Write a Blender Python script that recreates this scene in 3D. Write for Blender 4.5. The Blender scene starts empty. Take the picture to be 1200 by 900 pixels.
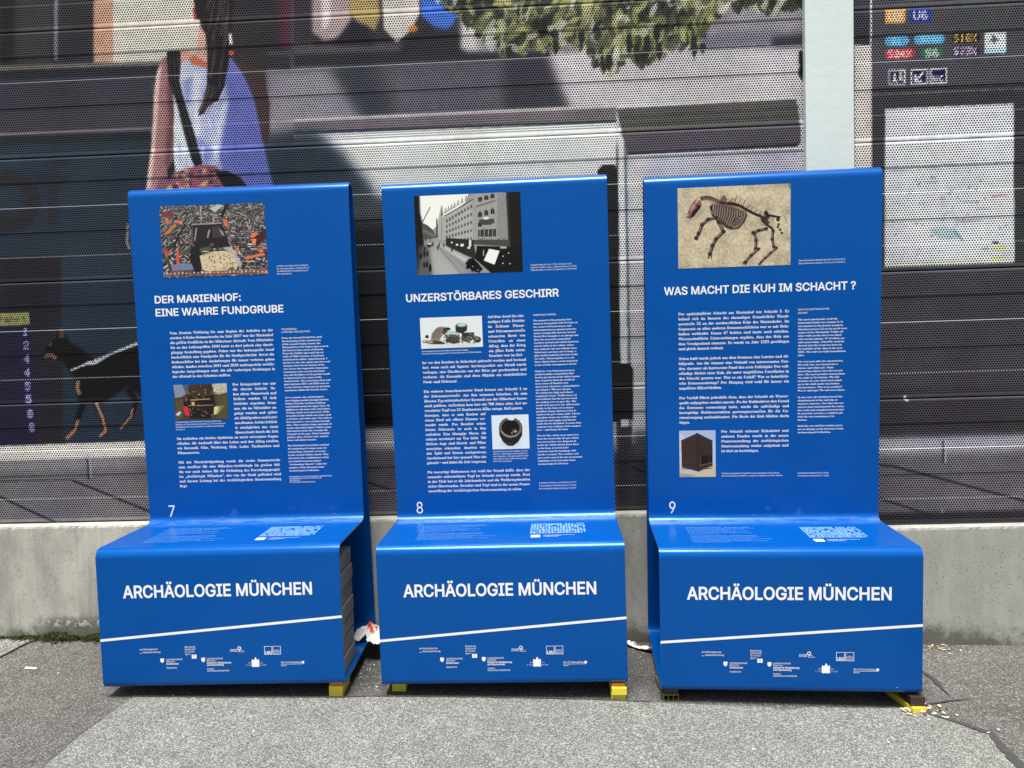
import bpy, math, random
import numpy as np
from mathutils import Matrix, Vector

# ------------------------------------------------------------------ camera, light, exposure
scene = bpy.context.scene
CAM_POS = (0.0, -2.9612, 1.1801)
CAM_X = (0.99849, 0.04454, -0.03202)
CAM_F = (-0.04644, 0.99704, -0.06129)
CAM_U = (0.02919, 0.06268, 0.99761)
cam = bpy.data.cameras.new('camera')
cam.sensor_width = 36.0
cam.sensor_fit = 'HORIZONTAL'
cam.lens = 27.18
cam.clip_start = 0.05
cam.clip_end = 1000
cam_o = bpy.data.objects.new('camera', cam)
scene.collection.objects.link(cam_o)
cam_o.matrix_world = Matrix(((CAM_X[0], CAM_U[0], -CAM_F[0], CAM_POS[0]),
                             (CAM_X[1], CAM_U[1], -CAM_F[1], CAM_POS[1]),
                             (CAM_X[2], CAM_U[2], -CAM_F[2], CAM_POS[2]),
                             (0, 0, 0, 1)))
scene.camera = cam_o

SUN_EL, SUN_AZ = math.radians(75), math.radians(188)      # azimuth clockwise from +Y
world = bpy.data.worlds.new('World')
scene.world = world
world.use_nodes = True
wn, wl = world.node_tree.nodes, world.node_tree.links
wn.clear()
sky = wn.new('ShaderNodeTexSky')
sky.sky_type = 'NISHITA'
sky.sun_disc = False
sky.sun_elevation = SUN_EL
sky.sun_rotation = SUN_AZ
sky.air_density = 1.0
sky.dust_density = 4.0
sky.ozone_density = 0.6
hs = wn.new('ShaderNodeHueSaturation')
hs.inputs['Saturation'].default_value = 0.22
bg = wn.new('ShaderNodeBackground')
bg.inputs['Strength'].default_value = 0.07
wo = wn.new('ShaderNodeOutputWorld')
wl.new(sky.outputs[0], hs.inputs['Color'])
wl.new(hs.outputs[0], bg.inputs['Color'])
wl.new(bg.outputs[0], wo.inputs['Surface'])

sd = bpy.data.lights.new('sun', 'SUN')
sd.energy = 4.0
sd.angle = math.radians(24)
sd.color = (1.0, 0.965, 0.92)
so = bpy.data.objects.new('sun', sd)
scene.collection.objects.link(so)
sdir = Vector((math.sin(SUN_AZ) * math.cos(SUN_EL), math.cos(SUN_AZ) * math.cos(SUN_EL), math.sin(SUN_EL)))
so.rotation_euler = sdir.to_track_quat('Z', 'Y').to_euler()
so.location = sdir * 10

scene.view_settings.view_transform = 'Standard'
scene.view_settings.look = 'None'
scene.view_settings.gamma = 1.0
scene.view_settings.exposure = 0.85

# ------------------------------------------------------------------ helpers
RNG = np.random.default_rng(7)
random.seed(5)
COL = scene.collection

def s2l(c):
    c = np.asarray(c, float) / 255.0
    return np.where(c <= 0.04045, c / 12.92, ((c + 0.055) / 1.055) ** 2.4)

def link(o, parent=None):
    COL.objects.link(o)
    if parent is not None:
        o.parent = parent
    return o

def empty(name, loc=(0, 0, 0), rot=(0, 0, 0)):
    o = bpy.data.objects.new(name, None)
    o.location = loc
    o.rotation_euler = rot
    o.empty_display_size = 0.1
    return link(o)

def tag(o, label=None, cat=None, group=None, kind=None):
    for k, v in (('label', label), ('category', cat), ('group', group), ('kind', kind)):
        if v:
            o[k] = v
    return o

def mesh_data(name, v, f, mat=None, smooth=False):
    me = bpy.data.meshes.new(name)
    me.from_pydata([tuple(map(float, q)) for q in v], [], f)
    if smooth:
        me.polygons.foreach_set('use_smooth', [True] * len(me.polygons))
    if mat:
        me.materials.append(mat)
    me.update()
    return me

def obj(name, v, f, mat=None, parent=None, smooth=False):
    return link(bpy.data.objects.new(name, mesh_data(name, v, f, mat, smooth)), parent)

def grid_mesh(name, P, mat, cols=None, parent=None, smooth=False):
    """P: (R, C, 3) array of points, cols: (R, C, 3 or 4) linear colours."""
    R_, C_ = P.shape[:2]
    me = bpy.data.meshes.new(name)
    n = R_ * C_
    me.vertices.add(n)
    me.vertices.foreach_set('co', P.reshape(-1).astype(np.float32))
    a = (np.arange(R_ - 1)[:, None] * C_ + np.arange(C_ - 1)[None, :]).ravel()
    q = np.stack([a, a + 1, a + 1 + C_, a + C_], 1).astype(np.int32)
    me.loops.add(q.size)
    me.loops.foreach_set('vertex_index', q.ravel())
    me.polygons.add(len(q))
    me.polygons.foreach_set('loop_start', np.arange(0, q.size, 4, dtype=np.int32))
    me.polygons.foreach_set('loop_total', np.full(len(q), 4, np.int32))
    me.polygons.foreach_set('use_smooth', np.full(len(q), smooth))
    me.update(calc_edges=True)
    if cols is not None:
        at = me.color_attributes.new('print', 'FLOAT_COLOR', 'POINT')
        c = np.ones((n, 4), np.float32)
        c[:, :cols.shape[2]] = cols.reshape(n, -1)
        at.data.foreach_set('color', c.ravel())
    me.materials.append(mat)
    me.validate()
    return link(bpy.data.objects.new(name, me), parent)

def hom(src, dst):
    A, b = [], []
    for (x, y), (u, v) in zip(src, dst):
        A.append([x, y, 1, 0, 0, 0, -u * x, -u * y]); b.append(u)
        A.append([0, 0, 0, x, y, 1, -v * x, -v * y]); b.append(v)
    return np.append(np.linalg.solve(np.array(A, float), np.array(b, float)), 1).reshape(3, 3)

def happly(h, x, y):
    x = np.asarray(x, float); y = np.asarray(y, float)
    w = h[2, 0] * x + h[2, 1] * y + h[2, 2]
    return (h[0, 0] * x + h[0, 1] * y + h[0, 2]) / w, (h[1, 0] * x + h[1, 1] * y + h[1, 2]) / w

def vnoise(h, w, cell, rng=RNG):
    gh, gw = int(h / cell) + 3, int(w / cell) + 3
    g = rng.random((gh, gw))
    y = np.arange(h) / cell; x = np.arange(w) / cell
    yi, xi = y.astype(int), x.astype(int)
    fy = (y - yi)[:, None]; fx = (x - xi)[None, :]
    fy = fy * fy * (3 - 2 * fy); fx = fx * fx * (3 - 2 * fx)
    a = g[np.ix_(yi, xi)]; b = g[np.ix_(yi, xi + 1)]; c = g[np.ix_(yi + 1, xi)]; d = g[np.ix_(yi + 1, xi + 1)]
    return (a * (1 - fx) + b * fx) * (1 - fy) + (c * (1 - fx) + d * fx) * fy

class Canvas:
    """A small raster for things that are flat prints (the cladding print, the photographs on the panels)."""
    def __init__(s, x0, y0, x1, y1, sc, col=(0, 0, 0), tf=None):
        s.x0, s.y0, s.sc = x0, y0, sc
        s.w, s.h = int((x1 - x0) * sc), int((y1 - y0) * sc)
        s.a = np.zeros((s.h, s.w, 3)) + np.array(col, float)
        s.tf = tf
    def pt(s, x, y):
        if s.tf is not None:
            x, y = happly(s.tf, x, y)
        return (np.asarray(x, float) - s.x0) * s.sc, (np.asarray(y, float) - s.y0) * s.sc
    def _blend(s, xa, ya, m, col, alpha):
        h, w = m.shape
        m = (m * alpha)[..., None]
        s.a[ya:ya + h, xa:xa + w] = s.a[ya:ya + h, xa:xa + w] * (1 - m) + np.asarray(col, float) * m
    def poly(s, pts, col, alpha=1.0, blur=0, col2=None, axis='x'):
        X, Y = zip(*[s.pt(*p) for p in pts])
        X = np.array(X, float); Y = np.array(Y, float)
        b = int(blur * s.sc) + 1
        xa, xb = max(0, int(X.min()) - b - 1), min(s.w, int(X.max()) + b + 2)
        ya, yb = max(0, int(Y.min()) - b - 1), min(s.h, int(Y.max()) + b + 2)
        if xa >= xb or ya >= yb:
            return
        m = 0
        for ox, oy in ((.25, .25), (.75, .25), (.25, .75), (.75, .75)):
            gx, gy = np.meshgrid(np.arange(xa, xb) + ox, np.arange(ya, yb) + oy)
            ins = np.zeros(gx.shape, bool)
            n = len(X)
            for i in range(n):
                x1, y1, x2, y2 = X[i], Y[i], X[(i + 1) % n], Y[(i + 1) % n]
                if y1 == y2:
                    continue
                c = ((y1 > gy) != (y2 > gy)) & (gx < (x2 - x1) * (gy - y1) / (y2 - y1) + x1)
                ins ^= c
            m = m + ins * .25
        if blur:
            for _ in range(2):
                k = max(1, int(blur * s.sc))
                ker = np.ones(k * 2 + 1) / (k * 2 + 1)
                m = np.apply_along_axis(lambda r: np.convolve(np.pad(r, k, 'edge'), ker, 'valid'), 1, m)
                m = np.apply_along_axis(lambda r: np.convolve(np.pad(r, k, 'edge'), ker, 'valid'), 0, m)
        if col2 is not None:
            if axis == 'x':
                t = np.clip((np.arange(xa, xb) - X.min()) / max(1e-6, np.ptp(X)), 0, 1)[None, :, None]
            else:
                t = np.clip((np.arange(ya, yb) - Y.min()) / max(1e-6, np.ptp(Y)), 0, 1)[:, None, None]
            col = np.asarray(col, float) * (1 - t) + np.asarray(col2, float) * t
        s._blend(xa, ya, m, col, alpha)
    def line(s, pts, w, col, alpha=1.0, w2=None):
        n = len(pts) - 1
        for i in range(n):
            (x1, y1), (x2, y2) = pts[i], pts[i + 1]
            L = math.hypot(x2 - x1, y2 - y1) or 1
            nx, ny = -(y2 - y1) / L, (x2 - x1) / L
            wa = w if w2 is None else w + (w2 - w) * i / n
            wb = w if w2 is None else w + (w2 - w) * (i + 1) / n
            s.poly([(x1 + nx * wa / 2, y1 + ny * wa / 2), (x2 + nx * wb / 2, y2 + ny * wb / 2),
                    (x2 - nx * wb / 2, y2 - ny * wb / 2), (x1 - nx * wa / 2, y1 - ny * wa / 2)], col, alpha)
    def ell(s, cx, cy, rx, ry, col, alpha=1.0, rot=0.0, blur=0, n=16):
        c, q = math.cos(rot), math.sin(rot)
        s.poly([(cx + rx * math.cos(t) * c - ry * math.sin(t) * q, cy + rx * math.cos(t) * q + ry * math.sin(t) * c)
                for t in np.linspace(0, 2 * math.pi, n, endpoint=False)], col, alpha, blur)
    def rect(s, x0, y0, x1, y1, col, alpha=1.0, blur=0, sl=0.0):
        """rectangle whose long edges fall by sl per unit x"""
        s.poly([(x0, y0), (x1, y0 + sl * (x1 - x0)), (x1, y1 + sl * (x1 - x0)), (x0, y1)], col, alpha, blur)
    def mul(s, n):
        s.a *= n[..., None]
    def sample(s, x, y):
        x = np.clip((x - s.x0) * s.sc - .5, 0, s.w - 1.001); y = np.clip((y - s.y0) * s.sc - .5, 0, s.h - 1.001)
        xi, yi = x.astype(int), y.astype(int)
        fx, fy = (x - xi)[..., None], (y - yi)[..., None]
        A = s.a
        return (A[yi, xi] * (1 - fx) + A[yi, xi + 1] * fx) * (1 - fy) + (A[yi + 1, xi] * (1 - fx) + A[yi + 1, xi + 1] * fx) * fy

BITS = {'0': '01110100011001110101110011000101110', '1': '00100011000010000100001000010001110',
 '2': '01110100010000100110010001000011111', '3': '11110000010000101110000010000111110',
 '4': '00010001100101010010111110001000010', '5': '11111100001111000001000011000101110',
 '6': '01110100001000011110100011000101110', '8': '01110100011000101110100011000101110',
 'S': '01111100001000001110000010000111110', 'U': '10001100011000110001100011000101110',
 'X': '10001100010101000100010101000110001', 'w': '00000000001000110001101011010101010',
 'c': '00000000000111010000100001000001110', 'A': '01110100011000111111100011000110001',
 'b': '10000100001011011001100011000111110', 'f': '00110010010100011100010000100001000',
 'h': '10000100001011011001100011000110001', 'r': '00000000001011011001100001000010000',
 'a': '00000000000111000001011111000101111', 't': '01000010001110001000010000100100110', 'z': '00000000001111100010001000100011111',
 'u': '00000000001000110001100011001101101', ' ': '0' * 35}

def bits(cv, txt, x, y, ch, cw, col, alpha=1.0, sl=-0.02):
    for k, c in enumerate(txt):
        b = BITS[c]
        for i, v in enumerate(b):
            if v == '1':
                r, q = divmod(i, 5)
                xa = x + k * cw * 1.25 + q * cw / 5
                ya = y + r * ch / 7 + sl * (xa - x)
                cv.rect(xa, ya, xa + cw / 5 * 1.15, ya + ch / 7 * 1.15, col, alpha)

# ------------------------------------------------------------------ materials
def new_mat(name):
    m = bpy.data.materials.new(name)
    m.use_nodes = True
    nt = m.node_tree
    p = nt.nodes['Principled BSDF']
    return m, nt, p

def N(nt, typ, **kw):
    n = nt.nodes.new(typ)
    for k, v in kw.items():
        setattr(n, k, v)
    return n

def math_node(nt, op, a, b=None, c=None):
    n = nt.nodes.new('ShaderNodeMath')
    n.operation = op
    for i, v in enumerate((a, b, c)):
        if v is None:
            continue
        if isinstance(v, (int, float)):
            n.inputs[i].default_value = v
        else:
            nt.links.new(v, n.inputs[i])
    return n.outputs[0]

def ramp(nt, fac, stops):
    r = nt.nodes.new('ShaderNodeValToRGB')
    e = r.color_ramp.elements
    while len(e) < len(stops):
        e.new(0.5)
    for el, (p, c) in zip(e, stops):
        el.position = p
        el.color = (c, c, c, 1) if isinstance(c, (int, float)) else (*c, 1)
    nt.links.new(fac, r.inputs[0])
    return r.outputs[0]

def noise(nt, co, scale, detail=4, rough=.55, stretch=None):
    n = nt.nodes.new('ShaderNodeTexNoise')
    n.inputs['Scale'].default_value = scale
    n.inputs['Detail'].default_value = detail
    n.inputs['Roughness'].default_value = rough
    if stretch:
        mp = nt.nodes.new('ShaderNodeMapping')
        mp.inputs['Scale'].default_value = stretch
        nt.links.new(co, mp.inputs[0])
        co = mp.outputs[0]
    nt.links.new(co, n.inputs['Vector'])
    return n.outputs['Fac']

def mixc(nt, fac, a, b, typ='MIX'):
    m = nt.nodes.new('ShaderNodeMix')
    m.data_type = 'RGBA'
    m.blend_type = typ
    for sock, v in ((m.inputs[0], fac), (m.inputs[6], a), (m.inputs[7], b)):
        if isinstance(v, (int, float)):
            sock.default_value = v
        elif isinstance(v, tuple):
            sock.default_value = (*v, 1)
        else:
            nt.links.new(v, sock)
    return m.outputs[2]

def bump(nt, p, h, strength, dist):
    b = nt.nodes.new('ShaderNodeBump')
    b.inputs['Strength'].default_value = strength
    b.inputs['Distance'].default_value = dist
    nt.links.new(h, b.inputs['Height'])
    nt.links.new(b.outputs[0], p.inputs['Normal'])

def coords(nt, kind='Object'):
    return nt.nodes.new('ShaderNodeTexCoord').outputs[kind]

def xyz(nt, co):
    s = nt.nodes.new('ShaderNodeSeparateXYZ')
    nt.links.new(co, s.inputs[0])
    return s.outputs

def plain(name, col, rough=.5, var=.12, scale=30, spec=.5, bumpd=0.0):
    m, nt, p = new_mat(name)
    co = coords(nt)
    n = noise(nt, co, scale, 5)
    c = mixc(nt, n, tuple(x * (1 - var) for x in col), tuple(min(1, x * (1 + var)) for x in col))
    nt.links.new(c, p.inputs['Base Color'])
    p.inputs['Roughness'].default_value = rough
    p.inputs['Specular IOR Level'].default_value = spec
    if bumpd:
        bump(nt, p, noise(nt, co, scale * 3, 4), .6, bumpd)
    return m

def paint_mat(name, seat=False, k=1.0):
    m, nt, p = new_mat(name)
    co0 = coords(nt)
    va = N(nt, 'ShaderNodeVectorMath', operation='ADD')
    oi = N(nt, 'ShaderNodeObjectInfo')
    nt.links.new(co0, va.inputs[0])
    sc_ = N(nt, 'ShaderNodeVectorMath', operation='SCALE')
    cb = N(nt, 'ShaderNodeCombineXYZ')
    for i in range(3):
        nt.links.new(oi.outputs['Random'], cb.inputs[i])
    nt.links.new(cb.outputs[0], sc_.inputs[0])
    sc_.inputs['Scale'].default_value = 9.0
    nt.links.new(sc_.outputs[0], va.inputs[1])
    co = va.outputs[0]
    n = noise(nt, co, 6, 5)
    c = mixc(nt, ramp(nt, n, [(.3, 0), (.75, 1)]), (0.0004, .068 * k, .31 * k), (0.0004, .074 * k, .335 * k))
    vd = N(nt, 'ShaderNodeTexVoronoi')
    vd.inputs['Scale'].default_value = 8
    nt.links.new(co, vd.inputs['Vector'])
    chip = math_node(nt, 'LESS_THAN', vd.outputs['Distance'], .013)
    chip = math_node(nt, 'MULTIPLY', chip, math_node(nt, 'GREATER_THAN', xyz(nt, vd.outputs['Color'])[0], .78))
    c = mixc(nt, math_node(nt, 'MULTIPLY', chip, .8), c, (.5, .6, .7))
    rr = ramp(nt, noise(nt, co, 5, 6), [(.2, .20), (.8, .25)])
    if seat:
        # dried water marks and dust that lie against the foot of the back
        s = xyz(nt, co0)
        near = math_node(nt, 'MULTIPLY', ramp(nt, s[1], [(.29, 0), (.345, 1)]), ramp(nt, s[2], [(.466, 1), (.480, 0)]))
        st = ramp(nt, noise(nt, co, 14, 6, .65, (1, 5, 1)), [(.42, 0), (.72, 1)])
        f = math_node(nt, 'MULTIPLY', math_node(nt, 'MULTIPLY', near, st), .22)
        c = mixc(nt, f, c, (.40, .55, .80))
        sc = ramp(nt, noise(nt, co, 9, 3, .5, (1.5, 22, 1)), [(.64, 0), (.70, 1)])
        c = mixc(nt, math_node(nt, 'MULTIPLY', math_node(nt, 'MULTIPLY', sc, ramp(nt, s[1], [(.04, 0), (.07, 1)])), .06), c, (.4, .55, .8))
    nt.links.new(c, p.inputs['Base Color'])
    nt.links.new(rr, p.inputs['Roughness'])
    p.inputs['Specular IOR Level'].default_value = .5
    p.inputs['Specular Tint'].default_value = (.2, .55, 1, 1)
    p.inputs['Coat Weight'].default_value = .14
    p.inputs['Coat Roughness'].default_value = .16
    bump(nt, p, noise(nt, co, 260, 2), .05, .0006)
    return m

def cladding_mat():
    """printed sheet metal with a staggered grid of round perforations"""
    m, nt, p = new_mat('printed_perforated_metal')
    at = N(nt, 'ShaderNodeAttribute', attribute_name='print')
    co = coords(nt)
    s = xyz(nt, co)
    PX, PZ = 0.00983, 0.00851
    def dist(off):
        u = math_node(nt, 'MULTIPLY_ADD', s[0], 1 / PX, off)
        v = math_node(nt, 'MULTIPLY_ADD', s[2], 1 / (2 * PZ), off)
        fu = math_node(nt, 'SUBTRACT', math_node(nt, 'FRACT', u), .5)
        fv = math_node(nt, 'SUBTRACT', math_node(nt, 'FRACT', v), .5)
        du = math_node(nt, 'MULTIPLY', fu, PX)
        dv = math_node(nt, 'MULTIPLY', fv, 2 * PZ)
        return math_node(nt, 'SQRT', math_node(nt, 'ADD', math_node(nt, 'MULTIPLY', du, du), math_node(nt, 'MULTIPLY', dv, dv)))
    d = math_node(nt, 'MINIMUM', dist(0.0), dist(.5))
    hole = ramp(nt, math_node(nt, 'MULTIPLY', d, 100), [(.315, 1), (.345, 0)])
    hole = math_node(nt, 'MULTIPLY', hole, at.outputs['Alpha'])
    n = noise(nt, co, 5, 5)
    c = mixc(nt, 1.0, at.outputs['Color'], ramp(nt, n, [(.2, .9), (.8, 1.06)]), 'MULTIPLY')
    c = mixc(nt, hole, c, (.004, .004, .005))
    nt.links.new(c, p.inputs['Base Color'])
    p.inputs['Roughness'].default_value = .42
    nt.links.new(math_node(nt, 'MULTIPLY_ADD', hole, -.3, .3), p.inputs['Specular IOR Level'])
    return m

def print_mat(name, rough=.3):
    m, nt, p = new_mat(name)
    at = N(nt, 'ShaderNodeAttribute', attribute_name='print')
    nt.links.new(at.outputs['Color'], p.inputs['Base Color'])
    p.inputs['Roughness'].default_value = rough
    p.inputs['Specular IOR Level'].default_value = .3
    return m

def concrete_mat():
    m, nt, p = new_mat('cast_concrete')
    co = coords(nt)
    s = xyz(nt, co)
    big = noise(nt, co, 1.6, 5)
    mid = noise(nt, co, 9, 6, .62, (1, 1, .45))
    fine = noise(nt, co, 95, 4, .7)
    c = mixc(nt, ramp(nt, big, [(.35, 0), (.65, 1)]), (.42, .42, .375), (.50, .495, .435))
    c = mixc(nt, ramp(nt, mid, [(.36, .8), (.60, 0)]), c, (.25, .25, .222))
    # the right stretch has weathered greyer
    c = mixc(nt, ramp(nt, math_node(nt, 'MULTIPLY_ADD', s[0], .25, .5), [(.50, 0), (.78, .75)]), c, mixc(nt, mid, (.25, .255, .235), (.42, .425, .395)))
    c = mixc(nt, ramp(nt, fine, [(.28, .5), (.44, 0)]), c, (.16, .155, .14))
    pores = N(nt, 'ShaderNodeTexVoronoi')
    pores.inputs['Scale'].default_value = 75
    nt.links.new(co, pores.inputs['Vector'])
    po = ramp(nt, pores.outputs['Distance'], [(.10, 1), (.20, 0)])
    gate = ramp(nt, noise(nt, co, 13, 3), [(.44, 0), (.52, 1)])
    po = math_node(nt, 'MULTIPLY', po, gate)
    c = mixc(nt, math_node(nt, 'MULTIPLY', po, .8), c, (.07, .068, .06))
    # run-off streaks and the dirt that has splashed up from the pavement
    zr = math_node(nt, 'MULTIPLY_ADD', s[0], .0216, s[2])
    zn = math_node(nt, 'ADD', zr, math_node(nt, 'MULTIPLY', noise(nt, co, 16, 6, .7), -.20))
    lift = ramp(nt, noise(nt, co, 2.6, 3), [(.42, 0), (.62, 1)])
    zn = math_node(nt, 'ADD', zn, math_node(nt, 'MULTIPLY', lift, -.045))
    dirt = ramp(nt, math_node(nt, 'ADD', zn, .1), [(.005, .9), (.03, .4), (.075, 0)])
    c = mixc(nt, math_node(nt, 'MULTIPLY', dirt, .85), c, (.048, .048, .036))
    # damp stained stretch with lime bloom, left of the chairs
    xm = ramp(nt, math_node(nt, 'MULTIPLY_ADD', s[0], .5, 1.5), [(.46, 0), (.50, 1), (.80, 1), (.86, 0)])
    zz = math_node(nt, 'ADD', zr, math_node(nt, 'MULTIPLY', noise(nt, co, 24, 5, .7), -.07))
    stain = math_node(nt, 'MULTIPLY', xm, ramp(nt, zz, [(.035, 1), (.062, 0)]))
    c = mixc(nt, math_node(nt, 'MULTIPLY', stain, .8), c, (.10, .098, .082))
    bloom = math_node(nt, 'MULTIPLY', math_node(nt, 'MULTIPLY', ramp(nt, noise(nt, co, 48, 4, .7), [(.50, 0), (.56, 1)]), xm), ramp(nt, zr, [(.045, 0), (.055, 1), (.07, 1), (.082, 0)]))
    c = mixc(nt, math_node(nt, 'MULTIPLY', bloom, .75), c, (.52, .52, .48))
    st = ramp(nt, noise(nt, co, 7, 4, .6, (3, 1, .18)), [(.60, 0), (.74, 1)])
    c = mixc(nt, math_node(nt, 'MULTIPLY', st, .5), c, (.17, .17, .15))
    nt.links.new(c, p.inputs['Base Color'])
    p.inputs['Roughness'].default_value = .93
    h = math_node(nt, 'ADD', math_node(nt, 'MULTIPLY', fine, .4), math_node(nt, 'SUBTRACT', mid, po))
    bump(nt, p, h, .5, .003)
    return m

def asphalt_mat(name, base, stone, scale, bright, dark=.45, patch=(1.0, 1.0)):
    m, nt, p = new_mat(name)
    co = coords(nt)
    v = N(nt, 'ShaderNodeTexVoronoi')
    v.inputs['Scale'].default_value = scale
    v.inputs['Randomness'].default_value = 1
    nt.links.new(co, v.inputs['Vector'])
    w = xyz(nt, v.outputs['Color'])
    tone = ramp(nt, w[0], [(.0, tuple(x * dark for x in base)), (.45, base), (bright, tuple(.5 * (x + y) for x, y in zip(base, stone))), (min(.995, bright + .12), stone)])
    edge = ramp(nt, v.outputs['Distance'], [(.36, 0), (.70, .8)])
    c = mixc(nt, edge, tone, tuple(x * .55 for x in base))
    v2 = N(nt, 'ShaderNodeTexVoronoi')
    v2.inputs['Scale'].default_value = scale * 2.3
    nt.links.new(co, v2.inputs['Vector'])
    w2 = xyz(nt, v2.outputs['Color'])
    c = mixc(nt, ramp(nt, w2[1], [(.86, 0), (.93, .75)]), c, stone)
    big = noise(nt, co, 2.2, 6, .6)
    c = mixc(nt, 1.0, c, ramp(nt, big, [(.3, patch[0]), (.7, patch[1])]), 'MULTIPLY')
    c = mixc(nt, 1.0, c, ramp(nt, noise(nt, co, 17, 5, .7), [(.3, .86), (.7, 1.12)]), 'MULTIPLY')
    v3 = N(nt, 'ShaderNodeTexVoronoi')
    v3.inputs['Scale'].default_value = 68
    nt.links.new(co, v3.inputs['Vector'])
    big_stone = math_node(nt, 'MULTIPLY', ramp(nt, v3.outputs['Distance'], [(.22, 1), (.34, 0)]), math_node(nt, 'GREATER_THAN', xyz(nt, v3.outputs['Color'])[2], .86))
    c = mixc(nt, math_node(nt, 'MULTIPLY', big_stone, .75), c, stone)
    sp = ramp(nt, noise(nt, co, 9, 3, .5), [(.70, 0), (.76, 1)])
    c = mixc(nt, math_node(nt, 'MULTIPLY', sp, .5), c, tuple(x * .35 for x in base))
    nt.links.new(c, p.inputs['Base Color'])
    p.inputs['Roughness'].default_value = .9
    p.inputs['Specular IOR Level'].default_value = .25
    bump(nt, p, math_node(nt, 'SUBTRACT', noise(nt, co, scale * .8, 2), v.outputs['Distance']), .8, .003)
    return m

M_PAINT = paint_mat('blue_powder_coat')
M_SEAT = paint_mat('blue_powder_coat_weathered', True)
M_CLAD = cladding_mat()
M_PRINT = print_mat('printed_photograph')
M_WHITE = plain('white_vinyl', (.82, .84, .86), .38, .03)
M_HALF = plain('pale_blue_tint_print', (.20, .40, .74), .35, .10)
M_CONC = concrete_mat()
M_ASPH = asphalt_mat('old_asphalt', (.086, .084, .078), (.27, .265, .25), 270, .80, .72, (.86, 1.12))
M_ASPH2 = asphalt_mat('coarse_asphalt', (.148, .146, .136), (.35, .365, .34), 265, .62, .78, (.90, 1.08))
M_ASPH3 = asphalt_mat('pale_asphalt', (.13, .128, .12), (.38, .375, .36), 190, .7, .5, (.9, 1.1))
M_BITUM = plain('bitumen_seam', (.050, .050, .047), .85, .35, 60, .3, .002)
M_LIGHT_STOP = plain('light_stop_dark', (.010, .010, .011), .9, .2, 5)
M_RAIL = plain('dark_metal_rail', (.020, .022, .028), .5, .2, 20)
M_POST = plain('pale_green_metal', (.62, .70, .69), .5, .035, 9, .4, .0015)
M_YEL = plain('yellow_plastic', (.72, .62, .05), .45, .14, 45, .5, .001)
M_ORG = plain('orange_plastic', (.72, .19, .045), .45, .12, 45)
M_BRN = plain('dark_brown_plastic', (.040, .024, .022), .4, .25, 60)
M_OLV = plain('grimy_olive_plastic', (.16, .14, .03), .6, .35, 60)
M_SLAB = plain('slab_concrete', (.26, .26, .235), .9, .28, 22, .3, .003)
M_LEAF = plain('dry_leaf', (.55, .47, .34), .8, .35, 50)
M_MOSS = plain('moss', (.032, .042, .013), .95, .6, 60, .2)

# ------------------------------------------------------------------ the ground
GX = -0.0216
def gz(x, y=0):
    return GX * x

def sheet(name, pts, mat, lift, kind='structure', label=None, jit=0.0, step=.04, seed=1):
    """flat irregular sheet lying on the sloping ground; its edge is broken up"""
    rng = random.Random(seed)
    out = []
    n = len(pts)
    for i in range(n):
        a, b = pts[i], pts[(i + 1) % n]
        L = math.hypot(b[0] - a[0], b[1] - a[1])
        k = max(1, int(L / step)) if jit and L < 3 else 1
        for j in range(k):
            t = j / k
            out.append((a[0] + (b[0] - a[0]) * t + rng.uniform(-jit, jit), a[1] + (b[1] - a[1]) * t + rng.uniform(-jit, jit)))
    top = [(x, y, gz(x) + lift) for x, y in out]
    bot = [(x, y, gz(x) + .0003) for x, y in out]
    m = len(out)
    f = [tuple(range(m))] + [(i, m + i, m + (i + 1) % m, (i + 1) % m) for i in range(m)]
    me = mesh_data(name, top + bot, f, mat)
    import bmesh
    bm = bmesh.new(); bm.from_mesh(me)
    bmesh.ops.recalc_face_normals(bm, faces=bm.faces)
    bm.faces.ensure_lookup_table()
    if bm.faces[0].normal.z < 0:
        bmesh.ops.reverse_faces(bm, faces=bm.faces)
    bmesh.ops.triangulate(bm, faces=[bm.faces[0]])
    bm.to_mesh(me); bm.free()
    o = link(bpy.data.objects.new(name, me))
    tag(o, label, None, None, kind)
    return o

g = []
for x in (-120, -30, -8, 0, 8, 30, 120):
    for y in (-160, -30, -8, -3, 0.3, 3, 30, 160):
        g.append((x, y, GX * max(-8, min(8, x))))
f = [(i * 8 + j, (i + 1) * 8 + j, (i + 1) * 8 + j + 1, i * 8 + j + 1) for i in range(6) for j in range(7)]
tag(obj('ground', g, f, M_ASPH), kind='structure')

FE = [(-1.4219, -.9533), (-1.4239, -.7596), (-1.3972, -.5329), (-1.1016, -.5321), (-.7263, -.5235), (-.6097, -.5149),
      (-.2585, -.5128), (.1295, -.5216), (.40, -.545), (.5315, -.5525), (.64, -.56), (.7108, -.5762), (.80, -.559), (1.059, -.5569), (1.133, -.5825),
      (1.1613, -.6139), (1.1965, -.6443), (1.2394, -.7032), (1.2682, -.717), (1.2411, -.8188), (1.2357, -.8828), (1.20, -1.3), (1.21, -7.9), (-1.50, -7.9), (-1.45, -2.0)]
sheet('pavement', FE, M_ASPH2, .004, jit=.0035, seed=3)
sheet('pavement', [(-2.0714, -.2344), (-2.0614, -.1312), (-2.0449, -.05), (-2.9, -.05), (-2.9, -1.6), (-2.10, -1.4), (-2.085, -.7)], M_ASPH3, .003, jit=.004, seed=4)

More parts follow.
